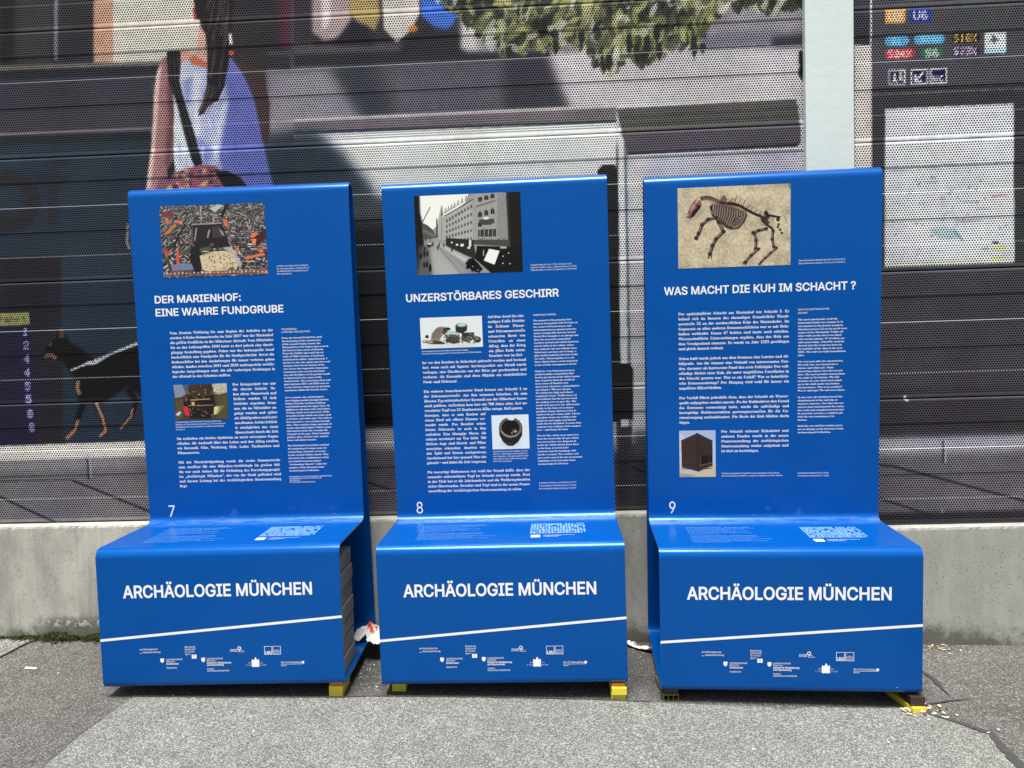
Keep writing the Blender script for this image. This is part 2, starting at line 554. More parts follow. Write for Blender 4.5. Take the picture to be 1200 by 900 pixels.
def ribbon(name, pts, w, mat, lift, seed, label=None):
    rng = random.Random(seed)
    v, fa = [], []
    P = []
    for i in range(len(pts) - 1):
        a, b = pts[i], pts[i + 1]
        k = max(1, int(math.hypot(b[0] - a[0], b[1] - a[1]) / .012))
        for j in range(k):
            P.append((a[0] + (b[0] - a[0]) * j / k, a[1] + (b[1] - a[1]) * j / k))
    P.append(pts[-1])
    n = len(P)
    for i, (x, y) in enumerate(P):
        a, b = P[max(0, i - 1)], P[min(n - 1, i + 1)]
        L = math.hypot(b[0] - a[0], b[1] - a[1]) or 1
        nx, ny = -(b[1] - a[1]) / L, (b[0] - a[0]) / L
        t = i / (n - 1)
        ww = w(t) if callable(w) else w
        for sgn in (-1, 1):
            q = ww / 2 * (1 + rng.uniform(-.3, .3))
            v.append((x + nx * q * sgn, y + ny * q * sgn, gz(x) + lift))
    for i in range(n - 1):
        fa.append((2 * i, 2 * i + 1, 2 * i + 3, 2 * i + 2))
    o = obj(name, v, fa, mat)
    me = o.data
    if me.polygons[0].normal.z < 0:
        me.flip_normals()
    tag(o, None, None, None, 'structure')
    return o

ribbon('pavement_seam', [(1.1356, -.5771), (1.1613, -.612), (1.1992, -.6391), (1.2448, -.6933), (1.2641, -.7066), (1.2529, -.7737), (1.2455, -.8826), (1.225, -1.25)], lambda t: .010 + .018 * math.sin(math.pi * min(1, t * 1.1)), M_BITUM, .0065, 1)
ribbon('pavement_seam', [(1.2677, -.2812), (1.2787, -.3477), (1.270, -.42), (1.2688, -.4778), (1.2786, -.5009)], lambda t: .018 * (1.1 - abs(2 * t - .7)), M_BITUM, .004, 2)
ribbon('pavement_seam', [(1.1329, -.5384), (1.2107, -.5139), (1.2787, -.4951), (1.32, -.49)], lambda t: .012 * (1 - t * .7), M_BITUM, .004, 3)
ribbon('pavement_seam', [(-2.10, -.60), (-2.0714, -.2344), (-2.0614, -.1312), (-2.0449, -.05)], .007, M_BITUM, .0055, 4)
ribbon('pavement_seam', [(-1.44, -1.6), (-1.4235, -.9533), (-1.427, -.86), (-1.4239, -.7596), (-1.415, -.68)], lambda t: .006 * (1.2 - t), M_BITUM, .0060, 5)
ribbon('pavement_seam', [(-1.40, -.536), (-1.1, -.535), (-.7263, -.526), (-.6, -.517), (-.2585, -.5155), (.13, -.524), (.30, -.535)], .006, M_BITUM, .0062, 6)

# ------------------------------------------------------------------ the concrete wall
def wall_mesh():
    v, f = [], []
    def section(xa, xb, top, nx):
        rng = np.random.default_rng(int(top * 1000))
        prof = [(-.045, None), (-.045, top - .012), (-.0425, top - .0035), (-.036, top), (.20, top), (.20, None)]
        base = len(v)
        xs = np.linspace(xa, xb, nx)
        for x in xs:
            e = rng.normal(0, .0011)
            for k, (y, z) in enumerate(prof):
                zz = gz(x) - .15 if z is None else z + (e if k in (1, 2) else 0)
                v.append((x, y + (rng.normal(0, .0008) if k in (1, 2, 3) else 0), zz))
        m = len(prof)
        for i in range(nx - 1):
            for k in range(m - 1):
                a = base + i * m + k
                f.append((a, a + m, a + m + 1, a + 1))
        f.append(tuple(base + k for k in range(m)))
        f.append(tuple(base + (nx - 1) * m + k for k in reversed(range(m))))
    section(-8, 1.0679, .4960, 700)
    section(1.068, 8, .4195, 550)
    return v, f
v, f = wall_mesh()
tag(obj('concrete_wall', v, f, M_CONC), 'low grey concrete wall along the pavement carrying the perforated metal fence', 'wall')

# ------------------------------------------------------------------ the picture printed on the cladding
# print layout: a flat artwork, laid over the sheets by one fixed projective map from metres to artwork units
CR = np.array([CAM_X, CAM_F, CAM_U])
def art_xy(x, z, y=0.0):
    d = np.stack([x - CAM_POS[0], np.full_like(x, y - CAM_POS[1]), z - CAM_POS[2]], -1)
    q = d @ CR.T
    return 600 + 905.907 * q[..., 0] / q[..., 1], 450 - 905.907 * q[..., 2] / q[..., 1]

def artwork():
    c = Canvas(-500, -260, 1750, 660, 1.25, (60, 62, 70))
    R = c.rect
    S = -.035
    def band(x0, ya, yb, col, x1, sl=S, **k):
        R(x0, ya, x1, yb, col, sl=sl, **k)
    # train windows and shop fronts on the left
    band(-500, -280, 100, (58, 57, 62), 170, 0)
    for x, w_, cc in ((-300, 60, (90, 85, 85)), (-150, 30, (120, 100, 90)), (0, 18, (40, 40, 44)), (20, 40, (66, 65, 70)), (75, 34, (54, 54, 60))):
        R(x, -260, x + w_, 78, cc, blur=3)
    R(64, -260, 68, 71, (135, 135, 155), blur=1)
    R(110, -260, 134, 74, (196, 152, 132), blur=1)
    R(133, -260, 240, 78, (205, 202, 190))
    band(-500, 92, 100, (118, 112, 112), 205, -.03, blur=1)
    band(-500, 99, 112, (44, 47, 54), 420, -.033)
    R(235, -260, 345, 66, (54, 50, 56))
    R(328, -20, 342, 58, (92, 46, 66), blur=3)
    R(342, -20, 366, 60, (92, 86, 92), blur=3)
    # dark band and the lower bodywork
    band(-500, 111, 158, (64, 65, 76), 330)
    band(-500, 150, 178, (72, 68, 78), 330)
    band(-500, 174, 176, (132, 126, 132), 320, blur=1)
    band(-500, 178, 190, (40, 44, 54), 330)
    band(-500, 188, 345, (46, 59, 75), 345)
    c.poly([(-500, 345), (345, 315), (345, 530), (-500, 560)], (40, 55, 74), blur=6)
    # the big letters 'of'
    for r0, r1, k in ((34, 18, (44, 46, 52)),):
        for t in np.linspace(0, 2 * math.pi, 60):
            c.ell(13 + 26 * math.cos(t), 236 + 28 * math.sin(t), 9, 9, k, .35, blur=1)
    R(57, 195, 69, 264, (46, 46, 52), .8, blur=2)
    R(40, 204, 82, 213, (46, 46, 52), .8, blur=2)
    R(60, 184, 84, 194, (46, 46, 52), .8, blur=2)
    for lx in (-60, -130, -200):
        R(lx - 8, 200, lx + 8, 268, (46, 46, 52), .7, blur=2)
    # dark pillar, departure board
    c.poly([(-500, 318), (72, 300), (74, 522), (-500, 545)], (40, 38, 48), blur=1)
    c.poly([(-500, 385), (38, 366), (42, 521), (-500, 540)], (36, 32, 62))
    c.poly([(-60, 370), (34, 366), (35, 380), (-60, 385)], (150, 152, 98))
    bits(c, 'zur Abfahrt', -44, 372, 7, 5.6, (70, 72, 50))
    for ch, yy, xx in (('1', 384, 27), ('2', 400, 28), ('4', 416, 28.5), ('4', 432, 29), ('5', 448, 30), ('5', 463, 31), ('8', 480, 33), ('8', 496, 34.5)):
        bits(c, ch, xx, yy, 9.5, 6, (172, 170, 222))
    for k, (yy, xx) in enumerate(((386, -60), (402, -60), (418, -60), (435, -60), (451, -60))):
        R(xx, yy, xx + 60, yy + 7, (60, 56, 92), .7, blur=1)
    # the dog
    D = (17, 17, 19)
    c.poly([(76, 398), (95, 408), (112, 422), (170, 404), (176, 470), (150, 452), (120, 474), (106, 474), (92, 470), (86, 440), (70, 420), (62, 412)], D, blur=1)
    c.poly([(70, 384), (78, 392), (84, 404), (74, 424), (62, 420), (50, 421), (51, 413), (58, 402), (66, 396)], D)
    c.poly([(70, 382), (75, 385), (76, 396), (70, 396)], (96, 66, 58))
    c.line([(52, 418), (60, 416), (66, 420)], 4, (132, 106, 92))
    c.line([(58, 405), (61, 402)], 2, (110, 90, 80))
    c.line([(92, 446), (91, 456), (94, 462)], 4, (150, 120, 100))
    c.line([(100, 468), (93, 486), (88, 502), (79, 514)], 8, D, w2=4)
    c.line([(92, 492), (88, 504), (78, 514)], 3.5, (168, 122, 98))
    c.line([(111, 470), (120, 488), (124, 504), (118, 511)], 7, D, w2=4)
    c.line([(113, 472), (121, 490), (124, 505), (117, 511)], 3, (176, 130, 104))
    c.line([(150, 455), (160, 470), (155, 486), (142, 502)], 8, D, w2=4)
    c.line([(156, 478), (154, 488), (141, 503)], 2.5, (160, 120, 96))
    c.line([(83, 434), (100, 427), (104, 424), (112, 426), (130, 415), (164, 402)], 1.7, (184, 194, 196))
    for k in range(14):
        c.ell(98 + k * 4.7, 428 - k * 1.95, 1.7, 1.3, (210, 218, 220))
    c.line([(100, 426), (110, 426), (116, 422)], 3, (176, 190, 190))
    c.line([(150, 262), (149, 285), (152, 292)], 2.5, (150, 145, 140))
    # platform edge and paving, lower left
    c.poly([(-500, 540), (200, 516), (200, 700), (-500, 720)], (118, 116, 122))
    c.poly([(-500, 540), (200, 516), (200, 534), (-500, 557)], (208, 202, 196))
    c.poly([(-500, 557), (200, 534), (200, 545), (-500, 568)], (134, 132, 138), blur=2)
    c.line([(103, 538), (104, 562)], 2, (46, 44, 48))
    c.line([(106, 538), (107, 560)], 2, (170, 168, 172))
    c.line([(-100, 545), (0, 582), (70, 614)], 2.6, (36, 34, 38))
    c.line([(85, 563), (178, 600)], 2.6, (36, 34, 38))
    c.line([(0, 564), (85, 562)], 1.4, (60, 58, 62))
    # ---- middle: carriage side
    R(313, 60, 660, 170, (78, 77, 88), sl=S)
    c.poly([(313, 84), (392, 80), (432, 140), (440, 152), (313, 157)], (140, 137, 146), blur=5)
    c.poly([(385, 76), (470, 74), (452, 142), (425, 140)], (62, 66, 78), blur=8)
    c.poly([(440, 76), (600, 70), (600, 132), (470, 140)], (100, 98, 108), blur=10)
    c.poly([(590, 68), (655, 66), (675, 130), (590, 134)], (62, 64, 75), blur=6)
    c.poly([(640, 60), (950, 40), (950, 190), (700, 170), (672, 138)], (196, 191, 194), blur=6)
    c.poly([(345, 62), (640, 50), (645, 66), (345, 78)], (50, 52, 57))
    c.poly([(345, 55), (560, 48), (560, 56), (345, 64)], (92, 88, 92), blur=2)
    c.poly([(345, 141), (722, 124), (722, 147), (345, 157)], (120, 112, 118))
    c.poly([(345, 139.5), (722, 122.5), (722, 126), (345, 142.5)], (196, 188, 190), blur=1)
    c.poly([(345, 154), (722, 141), (722, 146), (345, 158)], (44, 62, 84))
    # train body panel, pale
    c.poly([(345, 158), (722, 144), (722, 530), (345, 540)], (214, 217, 214))
    c.poly([(345, 160), (372, 158), (425, 210), (425, 205), (446, 240), (446, 540), (345, 540)], (58, 74, 88), blur=7)
    c.poly([(325, 158), (362, 155), (400, 178), (452, 262), (325, 262)], (50, 62, 76), .92, blur=9)
    c.poly([(300, 168), (348, 166), (348, 262), (300, 262)], (46, 59, 75), blur=3)
    c.poly([(345, 235), (480, 235), (480, 505), (345, 510)], (34, 38, 44), blur=5)
    c.poly([(405, 235), (475, 225), (475, 262), (405, 262)], (110, 116, 124), .6, blur=8)
    c.poly([(400, 470), (500, 470), (500, 502), (400, 502)], (20, 20, 22), blur=2)
    c.poly([(345, 504), (722, 495), (722, 530), (345, 530)], (166, 160, 158), blur=3)
    c.poly([(345, 528), (722, 522), (722, 700), (345, 700)], (104, 102, 108), blur=3)
    c.line([(430, 565), (470, 578)], 2.2, (40, 38, 42))
    # door window, door edge
    c.poly([(700, 200), (706, 193), (720, 193), (724, 200), (726, 495), (700, 495)], (40, 42, 44))
    c.poly([(724, 150), (731, 150), (737, 500), (728, 500)], (222, 226, 226))
    c.poly([(731, 150), (734, 150), (741, 500), (737, 500)], (112, 128, 142))
    c.poly([(734, 150), (950, 140), (950, 520), (741, 520)], (204, 203, 204))
    c.poly([(722, 426), (738, 426), (742, 432), (742, 492), (722, 492)], (38, 38, 41))
    c.poly([(741, 505), (950, 500), (950, 620), (741, 620)], (92, 90, 95), blur=4)
    c.poly([(741, 535), (950, 530), (950, 620), (741, 620)], (70, 68, 72), blur=6)
    c.line([(740, 548), (765, 556)], 2.2, (34, 32, 36))
    # the shop window things along the top
    R(345, -260, 520, 50, (60, 55, 62))
    c.poly([(366, -30), (410, -30), (412, 28), (398, 44), (380, 48), (366, 38)], (168, 150, 152), blur=2)
    c.poly([(376, -20), (390, -20), (386, 30), (378, 36)], (214, 200, 198), blur=2)
    c.poly([(408, -30), (442, -30), (446, 20), (440, 36), (420, 28), (410, 16)], (170, 150, 104), blur=2)
    c.poly([(392, 52), (412, 24), (432, 32), (438, 54)], (40, 38, 50), blur=3)
    c.poly([(446, -30), (490, -30), (492, 16), (482, 36), (465, 50), (450, 34)], (206, 200, 194), blur=1.5)
    c.ell(484, 34, 6, 4, (206, 132, 72), blur=1)
    c.poly([(492, -30), (546, -30), (540, 12), (530, 30), (517, 40), (504, 28), (494, 18)], (60, 112, 206), blur=1)
    c.poly([(470, 50), (500, 30), (545, 40), (560, 62), (470, 64)], (48, 46, 52), blur=3)
    # wall behind the foliage
    c.poly([(540, -260), (950, -260), (950, 46), (545, 62)], (150, 146, 154), blur=3)
    c.poly([(800, -260), (860, -260), (850, 26), (795, 26)], (128, 116, 118), blur=6)
    c.poly([(780, 42), (950, 34), (950, 54), (780, 58)], (120, 116, 132), blur=5)
    c.poly([(795, 57.5), (950, 50.5), (950, 53), (795, 60)], (42, 42, 50))
    c.poly([(905, 44), (950, 40), (950, 54), (905, 56)], (62, 60, 68), blur=3)
    c.poly([(540, -20), (553, -20), (560, 58), (540, 58)], (196, 192, 188), blur=3)
    # foliage
    rg = np.random.default_rng(11)
    def limit(x):
        xs = [515, 545, 575, 600, 622, 650, 672, 700, 715, 738, 755, 772, 795, 806, 818, 850, 905, 950]
        ys = [6, 30, 62, 74, 60, 66, 52, 84, 93, 78, 84, 78, 54, 80, 50, 16, 20, 8]
        return np.interp(x, xs, ys)
    pal = [(154, 156, 104), (178, 178, 128), (104, 110, 70), (46, 52, 42), (46, 50, 42), (34, 38, 34), (128, 132, 88), (206, 206, 196), (190, 190, 176), (82, 88, 58)]
    for _ in range(2400):
        x = rg.uniform(512, 950); lo = limit(x)
        y = rg.uniform(-120, lo) if rg.random() < .5 else rg.uniform(-20, lo)
        if x > 835 and rg.random() < .62:
            continue
        L = rg.uniform(8, 22); wd = rg.uniform(2.2, 6.2)
        # clumps: light and dark tufts gather
        q = math.sin(x * .085 + y * .05) + math.sin(x * .031 - y * .09 + 2)
        k = pal[rg.integers(len(pal))] if rg.random() < .45 else (pal[(3, 4, 5, 2)[rg.integers(4)]] if q < .15 else pal[(0, 1, 6, 8, 9)[rg.integers(5)]])
        c.ell(x, y - L * .5, wd, L * .62, k, .72, rg.normal(.35, .55), n=10)
    for x, y, L in ((595, 66, 16), (650, 60, 16), (706, 82, 18), (712, 78, 20), (745, 70, 26), (757, 62, 28), (771, 66, 22), (812, 62, 26), (822, 60, 12), (680, 50, 18), (736, 58, 24), (768, 46, 20), (903, 8, 24)):
        c.poly([(x - 5, y - L * .6), (x + 4, y - L * .8), (x + 6, y - 4), (x + 1, y + L * .35)], (38, 44, 38), .95)
        c.poly([(x - 6, y - L), (x - 2, y - L), (x - 3, y - 2)], (168, 170, 120), .8)
    for y in (70, 84):
        c.ell(944, y, 9, 12, (24, 24, 28))
    c.poly([(935, 60), (950, 60), (950, 100), (940, 96)], (26, 26, 30))
    # louvred box with lower plinth
    c.poly([(722, 128), (933, 116), (938, 151), (938, 168), (735, 180), (728, 152)], (96, 97, 92))
    for yy in (8, 17, 26):
        c.poly([(726, 129 + yy), (936, 117 + yy), (936, 120 + yy), (726, 132 + yy)], (72, 73, 68), .8, blur=1)
    c.poly([(728, 156), (938, 144), (938, 169), (736, 181)], (94, 88, 98))
    c.poly([(735, 179), (935, 168), (935, 172), (735, 182)], (34, 34, 40))
    c.poly([(760, 186), (860, 180), (880, 230), (760, 230)], (172, 174, 196), .6, blur=8)
    c.poly([(875, 180), (935, 176), (935, 230), (880, 230)], (160, 164, 190), .5, blur=6)
    # ---- the woman, seen from behind
    c.poly([(272, 70), (290, 72), (309, 80), (316, 122), (316, 168), (304, 170), (297, 116), (284, 88)], (72, 56, 58))
    c.poly([(268, 62), (340, 66), (340, 82), (308, 80), (280, 74)], (56, 52, 56), blur=1)
    c.poly([(190, 68), (205, 64), (207, 96), (204, 130), (204, 186), (195, 208), (186, 222), (171, 224), (178, 172), (181, 112), (184, 88)], (196, 152, 152), col2=(128, 92, 96))
    c.poly([(184, 84), (189, 74), (186, 112), (182, 172), (177, 218), (172, 222), (178, 172), (181, 112)], (232, 202, 196), blur=1)
    c.poly([(197, 96), (204, 90), (204, 150), (198, 200), (194, 190), (198, 140)], (96, 66, 72), .8, blur=2)
    DR = [(204, 130), (203, 100), (211, 72), (222, 66), (243, 74), (262, 74), (270, 68), (286, 90), (297, 116), (308, 168), (321, 224), (204, 224)]
    c.poly(DR, (206, 212, 230), col2=(104, 114, 182))
    c.poly([(262, 76), (270, 68), (286, 90), (297, 116), (308, 168), (321, 224), (264, 224), (256, 180), (268, 120)], (106, 114, 186), blur=2, col2=(96, 106, 178))
    for pts, k in (([(226, 84), (236, 84), (232, 128), (236, 160), (228, 160)], (214, 218, 228)), ([(258, 128), (268, 112), (262, 150), (256, 184), (259, 200), (251, 190), (249, 162)], (206, 212, 226)),
                   ([(206, 128), (214, 130), (222, 176), (224, 200), (206, 206)], (206, 218, 238)), ([(232, 160), (250, 176), (244, 200), (234, 190)], (120, 132, 196)), ([(214, 96), (226, 90), (222, 126), (218, 122)], (128, 140, 190))):
        c.poly(pts, k, .85, blur=2)
    for _ in range(60):
        x = rg.uniform(208, 300); y = rg.uniform(90, 205)
        if x > 232 + y * .28 + 20 and rg.random() < .5:
            continue
        k = [(232, 236, 246), (120, 130, 190), (170, 178, 214)][rg.integers(3)] if x < 262 else [(92, 100, 168), (126, 134, 202), (84, 92, 158)][rg.integers(3)]
        if x < 210 + (y - 60) * .68:
            c.line([(x, y), (x + rg.uniform(-2, 4), y + 14), (x + rg.uniform(-2, 7), y + 30)], rg.uniform(1.5, 3.5), k, .35, w2=.6)
    for _ in range(30):
        y = rg.uniform(75, 215)
        c.line([(rg.uniform(178, 200), y), (rg.uniform(178, 200), y + 12)], 2, (150, 108, 108), .25)
    c.poly([(233, 28), (243, 44), (244, 74), (224, 68), (232, 58)], (214, 168, 156))
    c.poly([(214, 62), (226, 64), (243, 74), (242, 80), (226, 76)], (206, 118, 84))
    c.poly([(206, 60), (220, 58), (226, 66), (210, 76)], (212, 160, 148))
    c.poly([(226, 10), (231, 8), (233, 24), (228, 24)], (168, 60, 58))
    c.poly([(228, -60), (240, -80), (266, -80), (278, -50), (275, 0), (272, 26), (270, 62), (264, 100), (256, 118), (247, 122), (238, 134), (232, 136), (240, 116), (243, 96), (243, 60), (240, 30), (231, 22), (227, 0)], (36, 31, 33))
    for k in range(26):
        x = rg.uniform(244, 268); y = rg.uniform(-40, 70)
        c.line([(x, y), (x + rg.uniform(-3, 1), y + 14), (x + rg.uniform(-8, -1), y + 34)], 1.2, (104, 94, 92), .6)
    for k in range(10):
        x = rg.uniform(238, 258)
        c.line([(x, 100), (x - 6, 120), (x - 12, 132)], 1.2, (88, 76, 72), .7)
    c.line([(270, 40), (271, 52)], 3.5, (226, 226, 220))
    c.ell(271, 62, 3, 3, (200, 90, 74))
    c.poly([(195, 60), (212, 59), (211, 96), (218, 124), (229, 158), (238, 192), (230, 198), (224, 186), (214, 150), (206, 118), (197, 92)], (28, 28, 31))
    for xx in (199, 204, 208):
        c.line([(xx, 62), (xx + 1, 90), (xx + 8, 118), (xx + 20, 160), (xx + 27, 186)], 1, (92, 92, 96), .7)
    c.poly([(182, 224), (186, 212), (198, 204), (216, 199), (236, 193), (252, 194), (262, 202), (274, 224)], (140, 98, 116))
    for _ in range(70):
        x, y = rg.uniform(186, 266), rg.uniform(196, 222)
        if y > 226 - (x - 182) * 0.6 or x > 205:
            c.ell(x, y, rg.uniform(1.5, 4), rg.uniform(1.5, 3), [(196, 80, 120), (206, 196, 120), (60, 40, 50), (210, 150, 170), (90, 56, 80), (176, 96, 96)][rg.integers(6)], .8)
    c.poly([(252, 200), (266, 200), (282, 208), (294, 224), (264, 224)], (30, 30, 34))
    c.poly([(196, 200), (204, 186), (206, 200), (198, 212)], (44, 40, 44))
    # ---- the right sheet
    R(1001, -260, 1750, 640, (88, 88, 95))
    R(1001, -260, 1021, 54, (68, 70, 84))
    R(1001, 20, 1021, 54, (56, 56, 66), .7, blur=3)
    R(1001, 53, 1022, 640, (206, 200, 194))
    R(1021.4, -260, 1750, 640, (84, 84, 91))
    c.poly([(1021.5, 104), (1750, 80), (1750, 640), (1023, 640)], (64, 64, 70))
    c.line([(1020.4, -260), (1020.6, 52)], 1.6, (226, 226, 226))
    c.poly([(1021, 110), (1200, 103), (1200, 104.2), (1021, 111.2)], (132, 132, 138))
    c.poly([(1037, 128), (1187.5, 121.5), (1188, 308), (1037, 313)], (208, 213, 218))
    c.poly([(1210, 120), (1380, 113), (1380, 302), (1211, 307)], (200, 205, 212))
    c.poly([(1022, 318), (1750, 298), (1750, 500), (1023, 520)], (74, 72, 80))
    c.poly([(1022, 455), (1750, 440), (1750, 500), (1023, 520)], (64, 62, 69), blur=3)
    for _ in range(90):
        x, y = rg.uniform(1042, 1184), rg.uniform(132, 306)
        c.ell(x, y, rg.uniform(2, 7), .7, (168, 174, 192), .3)
    for k in range(10):
        c.ell(1050 + rg.uniform(0, 120), 160 + rg.uniform(-20, 120), 10, 1.2, (120, 126, 160), .4)
    for a in np.linspace(0, 2 * math.pi, 14):
        c.ell(1113 + 9 * math.cos(a), 259 + 10 * math.sin(a), 2.0, 2.0, (136, 172, 200), .5)
    c.poly([(1088, 268), (1105, 266), (1124, 272), (1122, 280), (1100, 280)], (144, 184, 180), .7, blur=1)
    c.line([(1118, 270), (1128, 282)], 3, (90, 132, 158), .8)
    for x, y in ((1136, 220), (1103, 232), (1145, 237)):
        c.ell(x, y, 1.8, 2.6, (186, 96, 106), .55)
    c.line([(1162, 230), (1180, 228.5)], 1.5, (176, 60, 106), .8)
    for y in (291, 302):
        c.rect(1160, y - 2, 1178, y + 2, (206, 212, 96), .75)
    c.rect(1150, 291, 1158, 293, (90, 96, 120)); c.rect(1163, 283, 1170, 286, (70, 76, 96))
    c.rect(1040, 306, 1150, 310, (184, 200, 150), .6, sl=-.02)
    for _ in range(40):
        c.ell(rg.uniform(1045, 1180), rg.uniform(180, 300), 1.2, 1.2, (96, 100, 128), .8)
    # route badges
    def quad(x0, y0, x1, y1, col, **k):
        R(x0, y0, x1, y1, col, sl=-.03, **k)
    def pill(x0, y0, x1, y1, col):
        r = (y1 - y0) / 2
        quad(x0 + r, y0, x1 - r, y1, col)
        c.ell(x0 + r, y0 + r, r, r, col); c.ell(x1 - r, y1 - r - .03 * (x1 - x0), r, r, col)
    quad(1037, 12, 1061, 28, (224, 164, 96)); bits(c, 'U3', 1041, 14.5, 10, 7, (250, 236, 216))
    quad(1066, 10.6, 1091, 27, (34, 66, 156)); bits(c, 'U6', 1070.5, 13, 10, 7, (226, 236, 255))
    pill(1037, 42, 1065, 54, (88, 170, 224)); bits(c, 'S1', 1045, 44, 7.5, 5, (170, 220, 248))
    pill(1071, 41, 1107, 52, (88, 170, 224)); bits(c, 'S2', 1079, 42.5, 7.5, 5, (150, 210, 244)); bits(c, '8X', 1092, 42, 7.5, 5, (150, 210, 244))
    pill(1115, 38.5, 1149, 51, (38, 37, 42)); bits(c, 'S18X', 1118, 40, 9, 5.4, (236, 196, 104))
    pill(1037, 58, 1072, 69, (206, 56, 66)); bits(c, 'S24X', 1041, 59, 8.6, 5.6, (252, 236, 240))
    pill(1079, 57, 1106, 68, (58, 122, 102)); bits(c, 'S6', 1085, 57.5, 9, 6.4, (226, 246, 238))
    pill(1115, 54, 1149, 66.5, (66, 48, 96)); bits(c, 'S23X', 1118, 55.5, 9, 5.4, (236, 224, 250))
    quad(1154, 38.5, 1179, 62.5, (222, 228, 248))
    quad(1154, 56, 1179, 62.5, (180, 206, 246))
    c.poly([(1157, 50), (1163, 45), (1162, 40), (1165, 41), (1168, 45), (1172, 48), (1167, 48), (1165, 53), (1163, 48)], (92, 96, 116))
    for x0 in (1042, 1068, 1090.5):
        dy = -.03 * (x0 - 1042)
        quad(x0 - .8, 82.2 + dy, x0 + 18.8, 99.8 + dy, (216, 220, 240))
        quad(x0 + .6, 83.6 + dy, x0 + 17.4, 98.4 + dy, (30, 28, 76))
    for xx, yy in ((1048, 88), (1055, 86)):
        c.ell(xx, yy, 1.6, 1.6, (240, 242, 255)); c.line([(xx, yy + 2), (xx, yy + 8)], 2.6, (240, 242, 255))
        c.line([(xx - 2, yy + 8), (xx, yy + 4), (xx + 3, yy + 9)], 1.4, (240, 242, 255))
    c.line([(1082, 85), (1073, 94)], 2.4, (240, 242, 255)); c.line([(1072, 88), (1072, 95.5), (1080, 95.2)], 2.2, (240, 242, 255))
    bits(c, 'wc', 1093, 86.5, 9, 5.6, (240, 242, 255))
    # paving at the right foot
    c.poly([(1001, 515), (1750, 494), (1750, 700), (1001, 700)], (112, 109, 117))
    c.poly([(1001, 515), (1750, 494), (1750, 512), (1001, 534)], (164, 164, 176), blur=4)
    c.line([(1030, 545), (1046, 546), (1200, 587), (1300, 612)], 2.8, (44, 42, 48))
    c.line([(1030, 584), (1100, 606)], 2.6, (44, 42, 48))
    c.line([(1105, 517), (1105, 543)], 2, (64, 62, 68)); c.line([(1107.5, 516), (1107.5, 542)], 1.6, (186, 186, 196))
    c.ell(1104, 600, 2.4, 2, (216, 216, 220)); c.ell(1060, 466, 1.4, 3, (200, 200, 206)); c.ell(1062.5, 469, 1.4, 1.4, (200, 200, 206))
    c.poly([(1001, 602), (1750, 585), (1750, 640), (1001, 640)], (48, 46, 52), blur=2)
    nz = .90 + .10 * vnoise(c.h, c.w, 60) + .06 * vnoise(c.h, c.w, 12) + .10 * vnoise(c.h, c.w, 3)
    c.mul(nz)
    for ch in range(3):
        c.a[..., ch] += 5 * (vnoise(c.h, c.w, 40) - .5) + 5 * (vnoise(c.h, c.w, 5) - .5)
    g_ = c.a.mean(-1, keepdims=True)
    c.a = g_ + (c.a - g_) * .88
    c.a = c.a * (1.0 + .10 * np.clip((c.a - 100) / 60, 0, 1))
    c.a = s2l(np.clip(c.a, 0, 255))
    return c

ART = artwork()
PITCH = .4767
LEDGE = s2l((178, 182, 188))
def panel_rows():
    """(height above the panel's foot, depth, perforated, ledge)"""
    H = PITCH - .002
    rows = [(0.0, .009, 0, 0), (.0012, .002, 0, 0), (.003, -.002, 0, 0), (.008, -.0024, 0, 0), (.0125, -.0024, 0, 0), (.0130, -.0024, 1, 0)]
    st = [PITCH * k / 5 for k in range(1, 5)]
    edges = [.0130] + st + [H - .0105]
    for b in range(5):
        a0, a1 = edges[b], edges[b + 1]
        dep = -.0024 if b % 2 == 0 else 0.0
        n = int((a1 - a0 - .004) / .0048)
        for i in range(1, n + 1):
            rows.append((a0 + .002 + (a1 - a0 - .004) * i / (n + 1) + (.0 if b == 0 else .0), dep, 1, 0))
        if b < 4:
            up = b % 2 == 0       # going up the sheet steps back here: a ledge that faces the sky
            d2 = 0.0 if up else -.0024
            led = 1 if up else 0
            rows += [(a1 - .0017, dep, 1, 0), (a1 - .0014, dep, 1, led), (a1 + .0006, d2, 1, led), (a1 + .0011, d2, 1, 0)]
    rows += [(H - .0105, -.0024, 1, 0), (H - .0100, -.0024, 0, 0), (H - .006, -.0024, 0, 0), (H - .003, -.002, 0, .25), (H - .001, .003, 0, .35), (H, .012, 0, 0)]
    return rows
ROWS = panel_rows()

fence = empty('metal_fence', (0, 0, .49))
tag(fence, 'perforated metal fence printed with a street and train scene, above the concrete wall', 'fence')
fence_inv = Matrix.Translation((0, 0, -.49))

def sheet_panel(xs, zfoot, lab):
    r = np.array(ROWS)
    z = zfoot + r[:, 0]
    X, Z = np.meshgrid(xs, z)
    Y = np.repeat(r[:, 1][:, None], len(xs), 1)
    u, v_ = art_xy(X, Z)
    col = ART.sample(u, v_)
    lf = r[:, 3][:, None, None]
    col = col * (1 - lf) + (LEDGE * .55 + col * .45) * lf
    al = np.repeat(r[:, 2][:, None], len(xs), 1)[..., None]
    P = np.stack([X, Y, Z], -1)
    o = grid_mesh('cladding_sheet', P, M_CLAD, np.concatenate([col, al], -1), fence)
    o.matrix_parent_inverse = fence_inv
    if lab:
        o['label'] = lab
    return o

xl = np.concatenate([np.arange(-8, -2.42, .06), np.arange(-2.42, 1.062, .0048)])
xr = np.concatenate([np.arange(1.074, 2.05, .0048), np.arange(2.06, 8, .06)])
Z0L, Z0R = .4999, .4241
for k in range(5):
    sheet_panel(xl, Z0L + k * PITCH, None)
    sheet_panel(xr, Z0R + k * PITCH, None)

